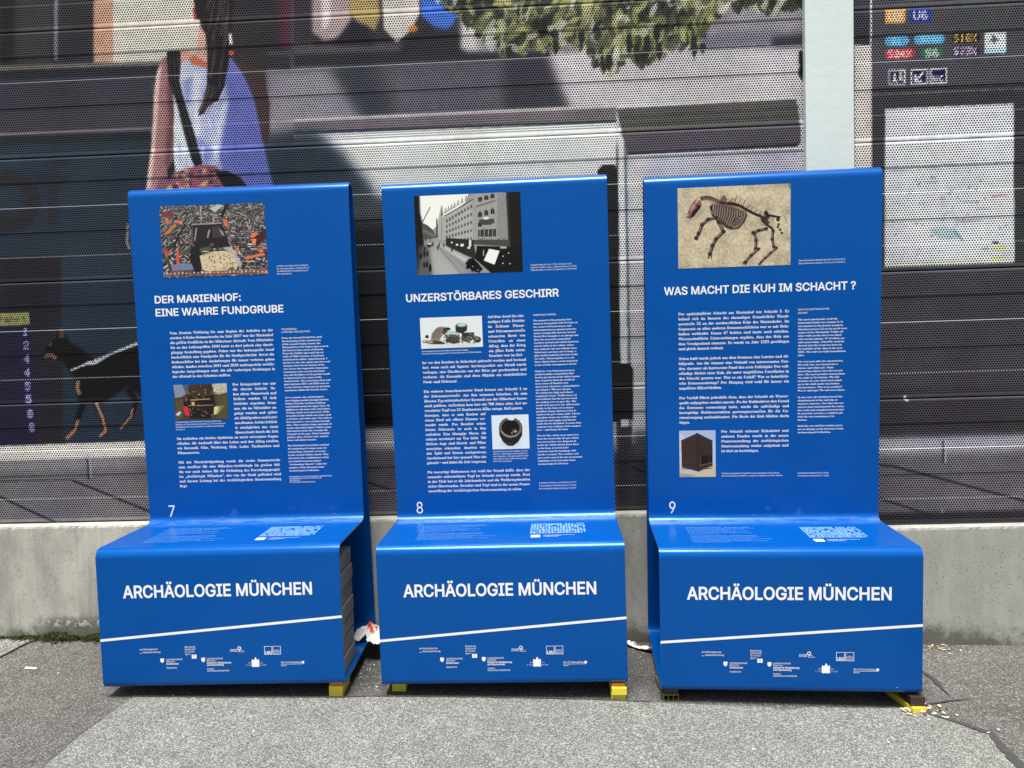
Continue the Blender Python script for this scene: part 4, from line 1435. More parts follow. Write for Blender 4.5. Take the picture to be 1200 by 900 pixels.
def art_cow():
    c = cv_zoom([(75, 90), (1133, 38), (1130, 798), (77, 835)], 262, 190, 1.9, (190, 178, 150))
    rg = np.random.default_rng(9)
    n = .68 + .22 * vnoise(c.h, c.w, 40, rg) + .20 * vnoise(c.h, c.w, 7, rg) + .20 * vnoise(c.h, c.w, 2.4, rg)
    c.mul(np.clip(n, 0, 1.12))
    for _ in range(420):
        x, y = rg.uniform(80, 1130), rg.uniform(60, 830)
        c.ell(x, y, rg.uniform(3, 10), rg.uniform(2, 5), [(216, 206, 180), (150, 138, 112), (178, 166, 138)][rg.integers(3)], .35, rg.uniform(0, 3))
    B = (52, 40, 38); Bl = (146, 124, 112); K = (34, 24, 26)
    c.poly([(165, 430), (300, 260), (330, 240), (330, 300), (230, 380)], (150, 138, 108), .8, blur=6)
    c.poly([(235, 195), (285, 200), (300, 230), (285, 275), (225, 350), (190, 372), (150, 360), (165, 320), (195, 250)], (126, 84, 80))
    c.poly([(240, 180), (260, 176), (270, 215), (240, 230)], (190, 140, 136)); c.poly([(200, 250), (240, 222), (232, 270), (190, 310)], (172, 132, 126))
    c.poly([(215, 300), (285, 240), (290, 262), (222, 350), (182, 376)], K); c.ell(262, 254, 14, 12, K); c.line([(158, 345), (176, 330)], 8, (206, 190, 180))
    c.line([(290, 190), (320, 176), (360, 176), (410, 190), (460, 214), (520, 224), (600, 232), (660, 250), (720, 286), (780, 318), (850, 346), (900, 372)], 40, K, w2=22)
    for k in range(15):
        t = k / 14
        x = 305 + 150 * t; y = 172 + 38 * t
        c.line([(x, y - 16), (x + 6, y + 30)], 5, Bl)
    for k in range(22):
        x = 470 + k * 19; y = 210 + max(0, k - 6) * 9
        hgt = 58 if 0 <= k < 3 else (64 if 6 < k < 12 else 34)
        c.line([(x, y), (x + (8 if k < 5 else 30), y - hgt)], 7, B if k % 2 else Bl)
    c.poly([(470, 200), (490, 160), (520, 152), (530, 200), (545, 232)], (110, 80, 78))
    c.poly([(400, 240), (470, 220), (600, 250), (720, 300), (700, 380), (640, 450), (560, 455), (490, 410), (430, 350)], (70, 54, 48), .75, blur=4)
    for k in range(15):
        x0 = 400 + k * 22; y0 = 236 + k * 5
        bx = 400 + k * 17; by = 330 + min(k, 8) * 16 - max(0, k - 10) * 26
        c.line([(x0, y0), (x0 - 10 + k, y0 + 60), (bx, by - 20), (bx + 20, by)], 12, B)
        c.line([(x0 + 7, y0 + 6), (x0 - 3 + k, y0 + 62), (bx + 7, by - 20)], 4.5, (176, 158, 146))
    c.line([(480, 400), (520, 445), (580, 466), (640, 455), (690, 400), (720, 330)], 14, B)
    c.line([(380, 250), (400, 330), (430, 370), (480, 420)], 22, K); c.line([(384, 300), (440, 350)], 10, Bl)
    def bone(pts, w):
        c.line(pts, w * 1.25, (120, 104, 84), .5)
        c.line(pts, w, B)
        c.line([(x - w * .12, y - w * .12) for x, y in pts], w * .35, Bl)
        for x, y in pts:
            c.ell(x, y, w * .72, w * .66, B)
    bone([(430, 362), (360, 376), (302, 426), (268, 510), (245, 552)], 28)
    c.line([(250, 540), (228, 558)], 16, B); c.line([(252, 545), (258, 566)], 14, B)
    bone([(455, 400), (500, 490), (430, 560), (398, 620), (372, 700)], 29)
    c.line([(374, 690), (355, 742)], 14, B); c.line([(380, 690), (388, 740)], 11, B)
    c.poly([(880, 300), (905, 288), (925, 325), (1040, 345), (1030, 362), (930, 348), (900, 372)], K)
    c.ell(900, 380, 50, 40, B, .85); c.ell(950, 380, 30, 26, (170, 154, 134)); c.line([(850, 420), (900, 430), (940, 450)], 12, Bl)
    c.ell(1012, 372, 18, 22, B); c.line([(840, 330), (900, 420), (960, 460), (970, 500)], 24, B)
    bone([(900, 462), (830, 478), (778, 500)], 26)
    bone([(790, 505), (806, 570), (800, 650)], 25)
    bone([(828, 650), (760, 710), (700, 775)], 24)
    c.line([(706, 760), (684, 790)], 14, B); c.line([(722, 770), (706, 800)], 12, B)
    bone([(965, 480), (958, 560), (972, 630)], 24)
    bone([(998, 640), (940, 690), (888, 738)], 20)
    for x, y in ((868, 758), (852, 775), (838, 792), (1010, 445), (1032, 470), (1048, 500), (1018, 420)):
        c.ell(x, y, 13, 12, B)
    c.line([(1060, 330), (1110, 410)], 5, (140, 126, 98)); c.poly([(1105, 38), (1133, 38), (1133, 90), (1115, 80)], (110, 104, 88), .8)
    return c

def art_dig():
    c = cv_zoom([(80, 75), (485, 65), (500, 328), (95, 345)], 126, 84, 1.8, (66, 56, 42))
    rg = np.random.default_rng(2)
    c.poly([(80, 70), (200, 65), (190, 130), (150, 165), (95, 175)], (122, 140, 160)); c.poly([(150, 70), (210, 65), (180, 150)], (70, 88, 104))
    c.poly([(375, 60), (490, 60), (490, 130), (420, 150), (385, 120)], (196, 188, 168)); 
    for _ in range(40):
        c.ell(rg.uniform(380, 485), rg.uniform(66, 140), 6, 5, (150, 140, 120), .6)
    c.poly([(210, 66), (380, 62), (370, 160), (200, 160)], (60, 46, 34)); c.poly([(100, 190), (170, 180), (150, 330), (98, 345)], (90, 72, 50))
    c.poly([(160, 165), (390, 150), (400, 240), (360, 330), (210, 330), (160, 250)], (30, 26, 24))
    for _ in range(70):
        x, y = rg.uniform(170, 390), rg.uniform(80, 310)
        a = rg.choice([0, 1.4, .5]); L = rg.uniform(10, 30)
        c.line([(x, y), (x + L * math.cos(a), y + L * math.sin(a))], 4, [(150, 120, 84), (110, 84, 60), (200, 176, 140), (20, 18, 18)][rg.integers(4)], .85)
    c.line([(215, 190), (360, 180)], 6, (196, 160, 112)); c.line([(200, 232), (385, 226)], 5, (176, 146, 110)); c.ell(233, 216, 13, 13, (206, 170, 130)); c.ell(180, 185, 12, 16, (120, 70, 66))
    c.poly([(158, 240), (190, 236), (208, 300), (190, 314), (168, 296)], (206, 44, 62)); c.poly([(95, 300), (128, 276), (142, 284), (120, 312)], (186, 206, 222))
    c.poly([(390, 240), (470, 222), (465, 240), (420, 290), (390, 300)], (206, 206, 150)); c.poly([(400, 150), (490, 140), (495, 330), (400, 330), (430, 250)], (82, 80, 48), .8, blur=4)
    return c

def art_ware():
    c = cv_zoom([(102, 92), (680, 72), (692, 358), (115, 384)], 148, 73, 2.0, (222, 228, 226))
    rg = np.random.default_rng(4)
    D = (44, 42, 38)
    c.ell(400, 335, 280, 14, (170, 172, 166), .7, blur=8)
    c.poly([(205, 300), (215, 240), (260, 185), (300, 170), (325, 190), (320, 250), (290, 300)], (134, 122, 108)); 
    for k in range(7):
        c.line([(215 + k * 12, 290 - k * 3), (255 + k * 9, 195 - k * 2)], 4, (90, 82, 70), .8)
    c.ell(170, 268, 18, 16, D); c.ell(150, 315, 26, 16, (110, 104, 92)); c.ell(145, 312, 14, 10, (200, 200, 190))
    c.ell(240, 320, 80, 20, (84, 78, 66)); c.ell(200, 318, 30, 8, (176, 168, 150)); c.ell(285, 328, 60, 12, (60, 58, 52))
    c.ell(355, 195, 38, 16, D); c.ell(340, 225, 26, 26, (70, 70, 64)); c.ell(325, 180, 12, 10, (150, 150, 140))
    c.poly([(436, 160), (548, 155), (545, 205), (500, 240), (440, 220)], (40, 42, 42)); c.ell(494, 160, 54, 20, (90, 104, 98)); c.ell(496, 157, 40, 13, (190, 212, 200))
    c.ell(404, 250, 70, 34, (70, 78, 74)); c.ell(404, 244, 62, 26, (178, 204, 192)); c.ell(404, 266, 62, 22, (60, 64, 60), .8)
    c.poly([(350, 275), (475, 268), (480, 320), (420, 335), (350, 315)], (58, 56, 50)); c.poly([(500, 230), (610, 225), (615, 280), (560, 320), (490, 300)], (46, 44, 40))
    for _ in range(90):
        x, y = rg.uniform(330, 640), rg.uniform(255, 325)
        c.ell(x, y, rg.uniform(3, 12), rg.uniform(3, 8), [(30, 30, 28), (120, 118, 108), (176, 176, 166), (74, 70, 62)][rg.integers(4)], .8, rg.uniform(0, 3))
    c.ell(640, 292, 34, 30, D); c.ell(636, 284, 20, 15, (120, 116, 104)); c.line([(530, 215), (600, 250)], 5, (150, 144, 130))
    return c

def art_pot():
    c = cv_zoom([(608, 237), (898, 226), (908, 490), (620, 503)], 90, 83, 2.2, (214, 226, 230))
    c.ell(760, 450, 80, 22, (176, 186, 188), .8, blur=6)
    c.poly([(668, 330), (852, 330), (850, 390), (820, 440), (780, 472), (740, 472), (700, 440), (672, 390)], (30, 26, 24))
    c.ell(760, 330, 92, 80, (58, 50, 44)); c.ell(760, 334, 86, 74, (120, 108, 96)); c.ell(760, 330, 76, 64, (66, 58, 50)); c.ell(758, 328, 68, 60, (14, 12, 12))
    c.poly([(722, 240), (800, 240), (786, 268), (768, 276), (738, 268)], (214, 226, 230))
    c.line([(690, 360), (720, 392), (760, 404), (810, 392)], 5, (176, 164, 150)); c.ell(790, 355, 22, 16, (90, 84, 80), .8); c.ell(796, 360, 9, 6, (206, 204, 200)); c.ell(770, 372, 8, 5, (150, 144, 138))
    c.line([(735, 455), (785, 455)], 4, (84, 76, 70))
    return c

def art_well():
    c = cv_zoom([(85, 378), (415, 375), (422, 803), (88, 805)], 86, 110, 2.0, (176, 190, 214))
    c.poly([(85, 375), (420, 375), (420, 480), (85, 480)], (164, 180, 210)); c.poly([(85, 390), (130, 430), (110, 700), (85, 720)], (190, 196, 204))
    c.poly([(88, 720), (255, 760), (420, 690), (424, 805), (88, 805)], (196, 184, 150)); c.poly([(95, 770), (250, 790), (180, 806), (90, 806)], (150, 150, 156))
    c.poly([(103, 465), (250, 400), (265, 755), (108, 712)], (58, 42, 36)); c.poly([(250, 400), (388, 468), (392, 702), (262, 755)], (50, 37, 33))
    for k in range(14):
        y = 480 + k * 19
        c.line([(105, y), (252, y - 40 + k * 3.6)], 5, (24, 17, 16)); c.line([(252, y - 38 + k * 3.6), (390, y - 4)], 5, (22, 16, 16))
        c.line([(108, y - 9), (250, y - 48 + k * 3.6)], 3, (96, 72, 60), .7); c.line([(256, y - 48 + k * 3.6), (386, y - 12)], 3, (104, 82, 70), .7)
    c.poly([(270, 612), (385, 605), (388, 672), (272, 690)], (16, 13, 16)); c.line([(280, 612), (280, 690)], 6, (110, 90, 80)); c.line([(362, 610), (362, 680)], 4, (80, 70, 66))
    c.line([(245, 400), (262, 756)], 9, (30, 22, 20)); c.line([(264, 700), (390, 672)], 8, (120, 92, 82), .8); c.line([(262, 745), (392, 700)], 7, (130, 104, 92), .7)
    return c

GER = {
 1: (["Vom Zweiten Weltkrieg bis zum Beginn der Arbeiten an der", "zweiten S-Bahn-Stammstrecke im Jahr 2017 war der Marienhof", "die größte Freifläche in der Münchner Altstadt. Vom Mittelalter", "bis zu den Luftangriffen 1944 hatte es dort jedoch eine durch-",
      "gängige Besiedlung gegeben. Daher war das hektargroße Areal", "buchstäblich eine Fundgrube für die Stadtgeschichte. Bevor die", "Bodenschätze bei den Aushebungen für immer verloren gehen", "würden, fanden zwischen 2011 und 2018 umfangreiche archäo-",
      "logische Ausgrabungen statt, die alle vorherigen Grabungen in", "der Altstadt in den Schatten stellten."],
     ["Der Kriegsschutt war nur", "die oberste Schicht. Ne-", "ben altem Mauerwerk und", "Kellern wurden 15 tiefe", "Schächte ergraben: Brun-", "nen, die im Mittelalter an-", "gelegt wurden und später", "als Abfallgruben und Latri-", "nen dienten. Solche Schäch-", "te ermöglichen uns einen", "Querschnitt durch die Zeit."],
     ["Sie enthalten ein breites Spektrum an meist entsorgten Gegen-", "ständen, die Auskunft über das Leben und den Alltag erteilen,", "wie Keramik, Glas, Werkzeug, Holz, Leder, Tierknochen und", "Pflanzenreste.", "",
      "Mit der Marienhofgrabung wurde die zweite Stammstrecke", "zum Auslöser für eine München-Archäologie im großen Stil.", "Sie war auch Anlass für die Gründung des Forschungsprojek-", "tes „Archäologie München“, das von der Stadt gefördert wird", "und dessen Leitung bei der Archäologischen Staatssammlung", "liegt."]),
 2: (["Auf dem Areal des ehe-", "maligen Cafés Deistler", "im Eckhaus Diener-", "und Schrammerstraße", "erinnerten Reste von", "Utensilien an einen", "Alltag, dem der Krieg", "ein jähes Ende setzte.", "Geschirr war im Kel-"],
     ["ler vor den Bomben in Sicherheit gebracht worden und bestand", "fort, wenn auch mit Spuren: Serviergeschirr aus Metall wurde", "verbogen, eine Glasflasche von der Hitze gar geschmolzen und", "verformt. Als Ensemble sind diese Objekte ein eindrückliches", "Denk- und Mahnmal.", "",
      "Ein weiterer bemerkenswerter Fund kommt aus Schacht 1 an", "der Schrammerstraße. Aus ihm stammen Scherben, die zum", "ältesten Typ mittelalterlicher Keramik aus der Münchner Innen-", "stadt gehören. Außerdem kam hier ein 700 Jahre alter, fast un-", "versehrter Topf von 15 Zentimetern Höhe zutage. Rußspuren"],
     ["bezeugen, dass er zum Kochen auf", "einem Herd mit offener Flamme ver-", "wendet wurde. Das Resultat seines", "letzten Gebrauchs ist noch in ihm", "enthalten: Eine klumpige Masse, die", "nahezu versteinert am Ton klebt. Mit", "bloßem Auge sind Kirsch- und Pflau-", "mensteine erkennbar, daneben wur-", "den Äpfel und Beeren nachgewiesen.", "Anscheinend hat hier jemand Mus ein-", "gekocht – und dabei die Zeit vergessen."],
     ["Die teerartige Klebemasse war wohl der Grund dafür, dass der", "nunmehr unbrauchbare Topf im Schacht entsorgt wurde. Dort", "in der Tiefe hat er die Jahrhunderte und die Weltkriegsbomben", "sicher überstanden. Geschirr und Topf sind in der neuen Dauer-", "ausstellung der Archäologischen Staatssammlung zu sehen."]),
 3: (["Der spektakulärste Schacht am Marienhof war Schacht 5. Er", "befand sich im Inneren des ehemaligen Grundstücks Theati-", "nerstraße 52 an der nordwestlichen Ecke des Marienhofes. Im", "Gegensatz zu allen anderen Brunnenschächten war er mit Holz-", "balken verkleidet. Ganze 47 Bohlen sind heute noch erhalten.", "Wissenschaftliche Untersuchungen ergaben, dass das Holz aus", "dem Voralpenland stammte. Es wurde im Jahr 1261 geschlagen", "und gleich danach verbaut.", "",
      "Schon bald wurde jedoch aus dem Brunnen eine Latrine und Ab-", "fallgrube. Aus ihr stammt eine Vielzahl von interessanten Fun-", "den, darunter als kuriosester Fund das erste Fallobjekt: Das voll-", "ständige Skelett einer Kuh, die unter ungeklärten Umständen in", "den Schacht geraten war. War es ein Unfall? War es heimtücki-", "sche Brunnensabotage? Der Hergang wird wohl für immer ein", "ungelöstes Rätsel bleiben.", "",
      "Der Vorfall führte jedenfalls dazu, dass der Schacht als Wasser-", "quelle aufgegeben werden musste. Da der Kuhkadaver den Grund", "des Brunnens verunreinigt hatte, wurde die aufwändige und", "kostspielige Holzkonstruktion gezwungenermaßen für die Un-", "ratentsorgung umfunktioniert. Die Reste der Kuh blieben darin", "liegen."],
     ["Der Schacht mitsamt Kuhskelett und", "anderen Funden wurde in der neuen", "Dauerausstellung der Archäologischen", "Staatssammlung wieder aufgebaut und", "ist dort zu besichtigen."]),
}
ENG = {
 1: (["THE MARIENHOF:", "A VERITABLE TREASURE TROVE"],
     [["From the Second World War until", "the beginning of the construction", "of the second S-Bahn tunnel, the", "Marienhof was the largest open area in", "the historic town centre of Munich.", "From the Middle Ages until the air", "raids of 1944, however, it had been", "continuously settled. Approximately 1", "hectare in size, the square proved a real", "treasure trove for the history of the", "city. It was thus imperative that entire", "excavations were carried out before", "any and all objects in the ground would", "be destroyed in the course of the", "tunnel works. The excavations that took", "place between 2011 and 2018 were on", "a scale that far surpassed any previous", "operations within the historic centre."],
      ["As is common, the archaeologists", "were digging mainly through detritus.", "Debris from the wartime buildings", "constituted merely the upper layer. In", "addition to old stone walls and cellars,", "15 deep shafts were uncovered. Wells", "of medieval date which were later used", "as latrines and refuse pits. Pits such as", "these present a cross-section through", "time. They contain a large spectrum of", "mostly discarded objects which convey", "information about the everyday life", "of people in the past. Finds included", "pottery, glass, broken tools, animal", "bones and plant remains."],
      ["The Marienhof excavations marked", "the beginning of a large-scale city", "archaeology, initiated, as it were,", "by the second S-Bahn tunnel. They", "also led to the establishment of the", "city-funded research project", "\"Archaeology Munich\" under the", "auspices of the Bavarian State", "Archaeological Collection."]]),
 2: (["UNBREAKABLE REMAINS"],
     [["The ground of the property that", "formerly housed the Café Deistler on", "the corner of Dienerstrasse and", "Schrammerstrasse preserved traces", "of the everyday life that the Second", "World War brought to an abrupt end.", "Here the excavators unearthed", "crockery and utensils which had been", "stored safely in the cellars, where", "they endured, but not without scars.", "Metal ware got bent out of shape, a", "glass bottle melted in the heat of the", "air raids. Taken together as a set,", "these objects form a stark memorial", "to the terrible consequences of war."],
      ["Shaft no. 1 on Schrammerstrasse", "yielded another remarkable find.", "In this pit shards of the oldest known", "type of pottery from the medieval", "town centre of Munich were", "discovered. Moreover, archaeologists", "also found a 700-year-old pot,", "15 centimetres high and almost", "completely intact. Visible traces of", "soot indicate that the pot was used", "for cooking over an open fire. The", "result of its last ever use still remain", "inside, in the form of an almost", "petrified, lumpy substance that is", "stuck to the pot's inner walls. Cherry", "and plum stones are visible to the", "naked eye and apples and berries", "could also be identified. It seems that", "someone was cooking a fruit compote", "here – and forgot the time."],
      ["The tar-like, sticky mass must have", "been the reason why the pot, which", "was now useless, was disposed of", "in the pit. Safely buried down there", "in the deep, it survived the", "centuries and the bombings with", "barely a scratch. The crockery and", "pot can be seen in the new permanent", "exhibition of the Bavarian State", "Archaeological Collection."]]),
 3: (["WHAT IS A COW DOING IN THE", "GROUND?"],
     [["The most spectacular of all the", "Marienhof shafts was number 5. It", "was located on the former property", "Theatinerstrasse 52 on the north-west", "corner of the Marienhof. Unlike all", "other wells on the site it was lined", "with wooden planks, 47 of which are", "still extant today. Scientific analysis", "showed that the wood was hewn in", "the foothills of the Alps in the year", "1261. The well was built immediately", "after."],
      ["Yet very soon after its construction,", "this well, too, was turned into a", "latrine and refuse pit. Many", "interesting objects were discovered", "here. The most peculiar among them", "was right at the bottom: The full", "skeleton of a cow which had ended", "up in the shaft under mysterious", "circumstances. Was it an accident?", "Was it sabotage? We will never know."],
      ["In any case, the incident forced the", "abandonment of the well due to", "sanitary concerns. Now that the cow", "carcass had contaminated the water,", "the costly and complicated structure", "by necessity served as a rubbish pit,", "with the cow remaining at its", "bottom."],
      ["Both the cow and her wooden grave", "are on display at the Bavarian State", "Archaeological Collection."]]),
}

def make_chair(num, pose, label):
    x, y, z, a, r, e = pose
    root = empty('information_chair', (x, y, z))
    root.rotation_mode = 'XYZ'
    root.rotation_euler = (Matrix.Rotation(a, 3, 'Z') @ Matrix.Rotation(r, 3, 'Y') @ Matrix.Rotation(e, 3, 'X')).to_euler('XYZ')
    tag(root, label, 'information panel', 'blue steel information chairs in a row')
    P = {}
    for n in ('seat', 'backrest', 'front_panel', 'rear_panel', 'base_plate'):
        P[n] = link(bpy.data.objects.new(n, SHELL[n]), root)
    k = num - 6
    B_ = P['backrest']; FR = P['front_panel']; SE = P['seat']
    # headline and number
    if k == 1:
        words('DER MARIENHOF:', -.3286, .8123, .0268, -.0085, F_BACK, B_, 'headline_word')
        words('EINE WAHRE FUNDGRUBE', -.3286, .7655, .0268, .1450, F_BACK, B_, 'headline_word')
    elif k == 2:
        words('UNZERSTÖRBARES GESCHIRR', -.3322, .8000, .0275, .2200, F_BACK, B_, 'headline_word')
    else:
        words('WAS MACHT DIE KUH IM SCHACHT ?', -.3362, .8105, .0275, .3165, F_BACK, B_, 'headline_word')
    t = Text(); t.line(str(num), -.331, .0235 + (k == 3) * .004, .0425, 'reg', -.301, fit=True)
    t.build('number', F_BACK, B_)
    # German text
    t = Text(); cap = .0094
    if k == 1:
        A, Bn, Cc = GER[1]; p_ = .01765
        xs = t.block(A, -.2795, .6980, p_, cap, 'serif', .1010)
        t.block(Bn, -.0595, .6980 - 11 * p_, p_, cap, 'serif', .1010, xs=xs)
        t.block(Cc, -.2795, .6980 - 22 * p_, p_, cap, 'serif', .1010, xs=xs)
    elif k == 2:
        A, Bn, Cc, Dd = GER[2]; p_ = .0175
        xs = .9
        sz = cap / caph('serif')
        xs = min(.3770 / (natural(l, 'serif') * sz) for l in Bn + Dd if l)
        t.block(A, -.0382, .7313, p_, cap, 'serif', .0953, xs=xs)
        t.block(Bn, -.2815, .7313 - 9 * p_, p_, cap, 'serif', .0953, xs=xs)
        t.block(Cc, -.2815, .7313 - 20 * p_, p_, cap, 'serif', -.0592, xs=xs * .97)
        t.block(Dd, -.2815, .7313 - 32 * p_, p_, cap, 'serif', .0953, xs=xs)
    else:
        A, Bn = GER[3]; p_ = .0175
        xs = t.block(A, -.2878, .7375, p_, cap, 'serif', .0926)
        t.block(Bn, -.1420, .7375 - 24 * p_, p_, cap, 'serif', .0915, xs=xs)
    t.build('german_text', F_BACK, B_)
    # English text
    t = Text(); ec = .0059
    hd, bl = ENG[k]
    spec = {1: (.1315, .7006, .0102, [(.669, .01122), (.452, .01122), (.2748, .01168)], .172), 2: (.1250, .7333, .0102, [(.7137, .01141), (.5314, .01122), (.2974, .0116)], .162),
            3: (.1220, .7427, .0119, [(.708, .0113), (.5617, .01135), (.4363, .01148), (.3347, .0116)], .166)}[k]
    u = spec[0]
    for i, l in enumerate(hd):
        t.line(l, u, spec[1] - i * spec[2], .0062, 'small', xs=.80)
    sz = ec / caph('serif')
    mx = max(natural(l, 'serif') for b in bl for l in b) * sz
    for b, (v0, pt) in zip(bl, spec[3]):
        for i, l in enumerate(b):
            t.line(l, u, v0 - i * pt, ec, 'serif', xs=spec[4] / mx)
    t.build('english_text', F_BACK, B_)
    # pictures and captions
    cs = .0052
    def capt(lines, u0, v0, pt, wmax):
        cap_t = Text()
        mx_ = max(natural(l, 'small') for l in lines) * cs / caph('small')
        for i, l in enumerate(lines):
            cap_t.line(l, u0, v0 - i * pt, cs, 'small', xs=min(1.1, wmax / mx_))
        cap_t.build('caption', F_BACK, B_)
    if k == 1:
        photo('photograph', ((-.2872, 1.1575), (.0955, .9025)), art_city(), B_, 'colour aerial photograph of an old town with an excavation site', 250, 168)
        photo('photograph', ((-.2798, .5134), (-.0812, .3830)), art_dig(), B_, 'small colour photograph of a timber-lined excavation pit', 130, 86)
        capt(['Luftbild vom Marienhof zu Beginn', 'der Ausgrabungen. / Aerial view of', 'the Marienhof at the beginning of', 'the excavations'], .1270, .9285, .0093, .119)
        capt(['Ausgrabungen am Marienhof: Dokumentation der', 'Balken und Scherben aus Schacht 5. / Excavations at', 'the Marienhof: documentation of timbers and layers', 'in Shaft 5'], -.2800, .3735, .0092, .185)
        capt(['Herausgegeben von der Archäologischen Staatssammlung', 'in Zusammenarbeit mit dem Kulturreferat der', 'Stadt München', '© Archäologische Staatssammlung'], .1312, .1600, .0069, .157)
    elif k == 2:
        photo('photograph', ((-.2850, 1.1724), (.0947, .8927)), art_street(), B_, 'black and white photograph of an old shopping street', 250, 184)
        photo('photograph', ((-.2830, .7406), (-.0587, .6293)), art_ware(), B_, 'small photograph of bent metal tableware on white', 150, 75)
        photo('photograph', ((-.0380, .3793), (.0966, .2542)), art_pot(), B_, 'small photograph of a dark clay pot seen from above', 100, 93)
        capt(['Dienerstraße im Jahr 1910 mit dem Café', 'Deistler rechts vorne. / Dienerstrasse in 1910,', 'Café Deistler is in the foreground, on the right.'], .1224, .9113, .0091, .165)
        capt(['Serviergeschirr aus dem Keller des Cafés Deistler.', 'Crockery for serving guests from the basement of Café Deistler.'], -.2817, .6172, .0089, .218)
        capt(['Keramiktopf aus dem späten 13./frü-', 'hen 14. Jahrhundert mit eingebrann-', 'tem Obstmus. / Ceramic pot from the', 'late 13th or early 14th century with', 'burnt fruit compote'], -.0370, .2435, .0090, .130)
        capt(['© Stadtarchiv München, Dienerstraße, um 1910', '© Archäologische Staatssammlung, S. Friedrich', '© Archäologische Staatssammlung, S. Friedrich'], .1262, .1237, .0106, .137)
    else:
        photo('photograph', ((-.2858, 1.1774), (.0961, .9010)), art_cow(), B_, 'colour photograph of a cow skeleton lying in sandy ground', 290, 210)
        photo('photograph', ((-.2888, .3274), (-.1617, .1589)), art_well(), B_, 'small photograph of a reconstructed log-built well', 92, 122)
        capt(['Rekonstruiertes Skelett der Kuh im Schacht 5.', 'Reconstructed skeleton of the cow in Shaft 5.'], .1240, .9119, .0097, .157)
        capt(['Wiederaufgebauter Schacht 5 aus originalen Holzbohlen.', 'Reconstruction of Shaft 5, using the original wooden planks.'], -.1413, .1684, .0092, .214)
        capt(['Archäologische Staatssammlung, S. Friedrich', 'Archäologische Staatssammlung, S. Friedrich'], .1224, .1668, .0098, .108)
    # front: big lettering, slanting line, logos
    dv = {1: .004, 2: -.001, 3: .003}[k]
    words('ARCHÄOLOGIE MÜNCHEN', -.3150, -.1645 + dv, .0405, .3093, F_FRONT, FR, 'lettering')
    t = Text()
    l0, l1 = {1: (-.3010, -.2362), 2: (-.3104, -.2452), 3: (-.3018, -.2415)}[k]
    t.poly([(-.3999, l0 - .0042), (.3999, l1 - .0042), (.3999, l1 + .0042), (-.3999, l0 + .0042)])
    t.build('slanting_line', F_FRONT, FR)
    dy = {1: .004, 2: 0.0, 3: .005}[k]
    def logo(build, label=None):
        q = Text(); build(q)
        q.v = [(u_, v_ + dy) for u_, v_ in q.v]
        q.build('logo', F_FRONT, FR, label=label)
    def lA(q):
        q.line('archäologische', -.2715, -.3398, .0060, 'small', -.2110, fit=True)
        q.line('staatssammlung', -.2620, -.3494, .0060, 'small', -.2023, fit=True)
        q.rect(-.2715, -.3502, -.2650, -.3490)
    def lB(q):
        for i, s_ in enumerate(['Bayerische', 'Gesellschaft', 'für Archäo-']):
            q.line(s_, -.1212, -.3340 - i * .0080, .0058, 'small', -.0862, fit=True)
        q.line('logie e.V.', -.1212, -.3580, .0058, 'small', -.1010, fit=True)
        q.rect(-.0995, -.3705, -.0930, -.3570); q.rect(-.0905, -.3705, -.0836, -.3570); q.rect(-.0925, -.3700, -.0910, -.3600)
    def shield(q, u, v):
        q.poly([(u, v), (u + .0120, v), (u + .0120, v - .0100), (u + .0060, v - .0158), (u, v - .0100)])
    def lC(q):
        shield(q, -.2043, -.3680)
        for s_, v_, u_, st in (('Landeshauptstadt', -.3745, -.1309, 'small'), ('München', -.3815, -.1560, 'small'), ('Direktorium', -.3893, -.1440, 'bold'), ('Stadtarchiv', -.4028, -.1500, 'small')):
            q.line(s_, -.1853, v_, .0056, st, u_, fit=True)
    def lD(q):
        shield(q, -.0684, -.3680)
        for s_, v_, u_, st in (('Landeshauptstadt', -.3740, .0030, 'small'), ('München', -.3808, -.0225, 'small'), ('Referat für Stadtplanung', -.3882, .0290, 'bold'), ('und Bauordnung', -.3953, .0050, 'bold'), ('Untere', -.4083, -.0280, 'small'), ('Denkmalschutzbehörde', -.4148, .0220, 'small')):
            q.line(s_, -.0510, v_, .0056, st, u_, fit=True)
    def lE(q):
        q.line('SNSB', .0276, -.3500, .0090, 'small', .0530, fit=True)
        q.ring(.0590, -.3385, .0036, .0060)
        q.poly([(.0570, -.3440), (.0610, -.3440), (.0590, -.3500)])
        q.line('Staatliche', .0550, -.3470, .0036, 'small', .0700, fit=True)
        q.line('Sammlungen Bayerns', .0550, -.3520, .0036, 'small', .0765, fit=True)
    def lG(q):
        for a_, b_ in ((.1408, .1667), (.1689, .1948)):
            q.rect(a_, -.3350, b_, -.3338); q.rect(a_, -.3615, b_, -.3600)
            q.rect(a_, -.3600, a_ + .0013, -.3350); q.rect(b_ - .0013, -.3600, b_, -.3350)
        q.line('LMU', .1428, -.3590, .0095, 'bold', .1650, fit=True)
        for i, s_ in enumerate(['LUDWIG-', 'MAXIMILIANS-', 'UNIVERSITÄT']):
            q.line(s_, .1706, -.3490 - .0046 * i, .0034, 'small', .1930, fit=True)
    def lH(q):
        q.poly([(.0974, -.4016), (.1222, -.4016), (.1222, -.3785), (.1200, -.3755), (.1178, -.3790), (.1160, -.3790), (.1109, -.3686), (.1050, -.3790), (.1018, -.3790), (.0996, -.3755), (.0974, -.3785)])
        for s_, u_ in (('S', .0770), ('T', .0830), ('A', .0885), ('D', .0935), ('S', .1255), ('E', .1305), ('U', .1355), ('M', .1400)):
            q.line(s_, u_, -.3978, .0036, 'small')
        for s_, u_ in (('M', .0870), ('Ü', .0925), ('N', .1255), ('C', .1310)):
            q.line(s_, u_, -.3900, .0036, 'small')
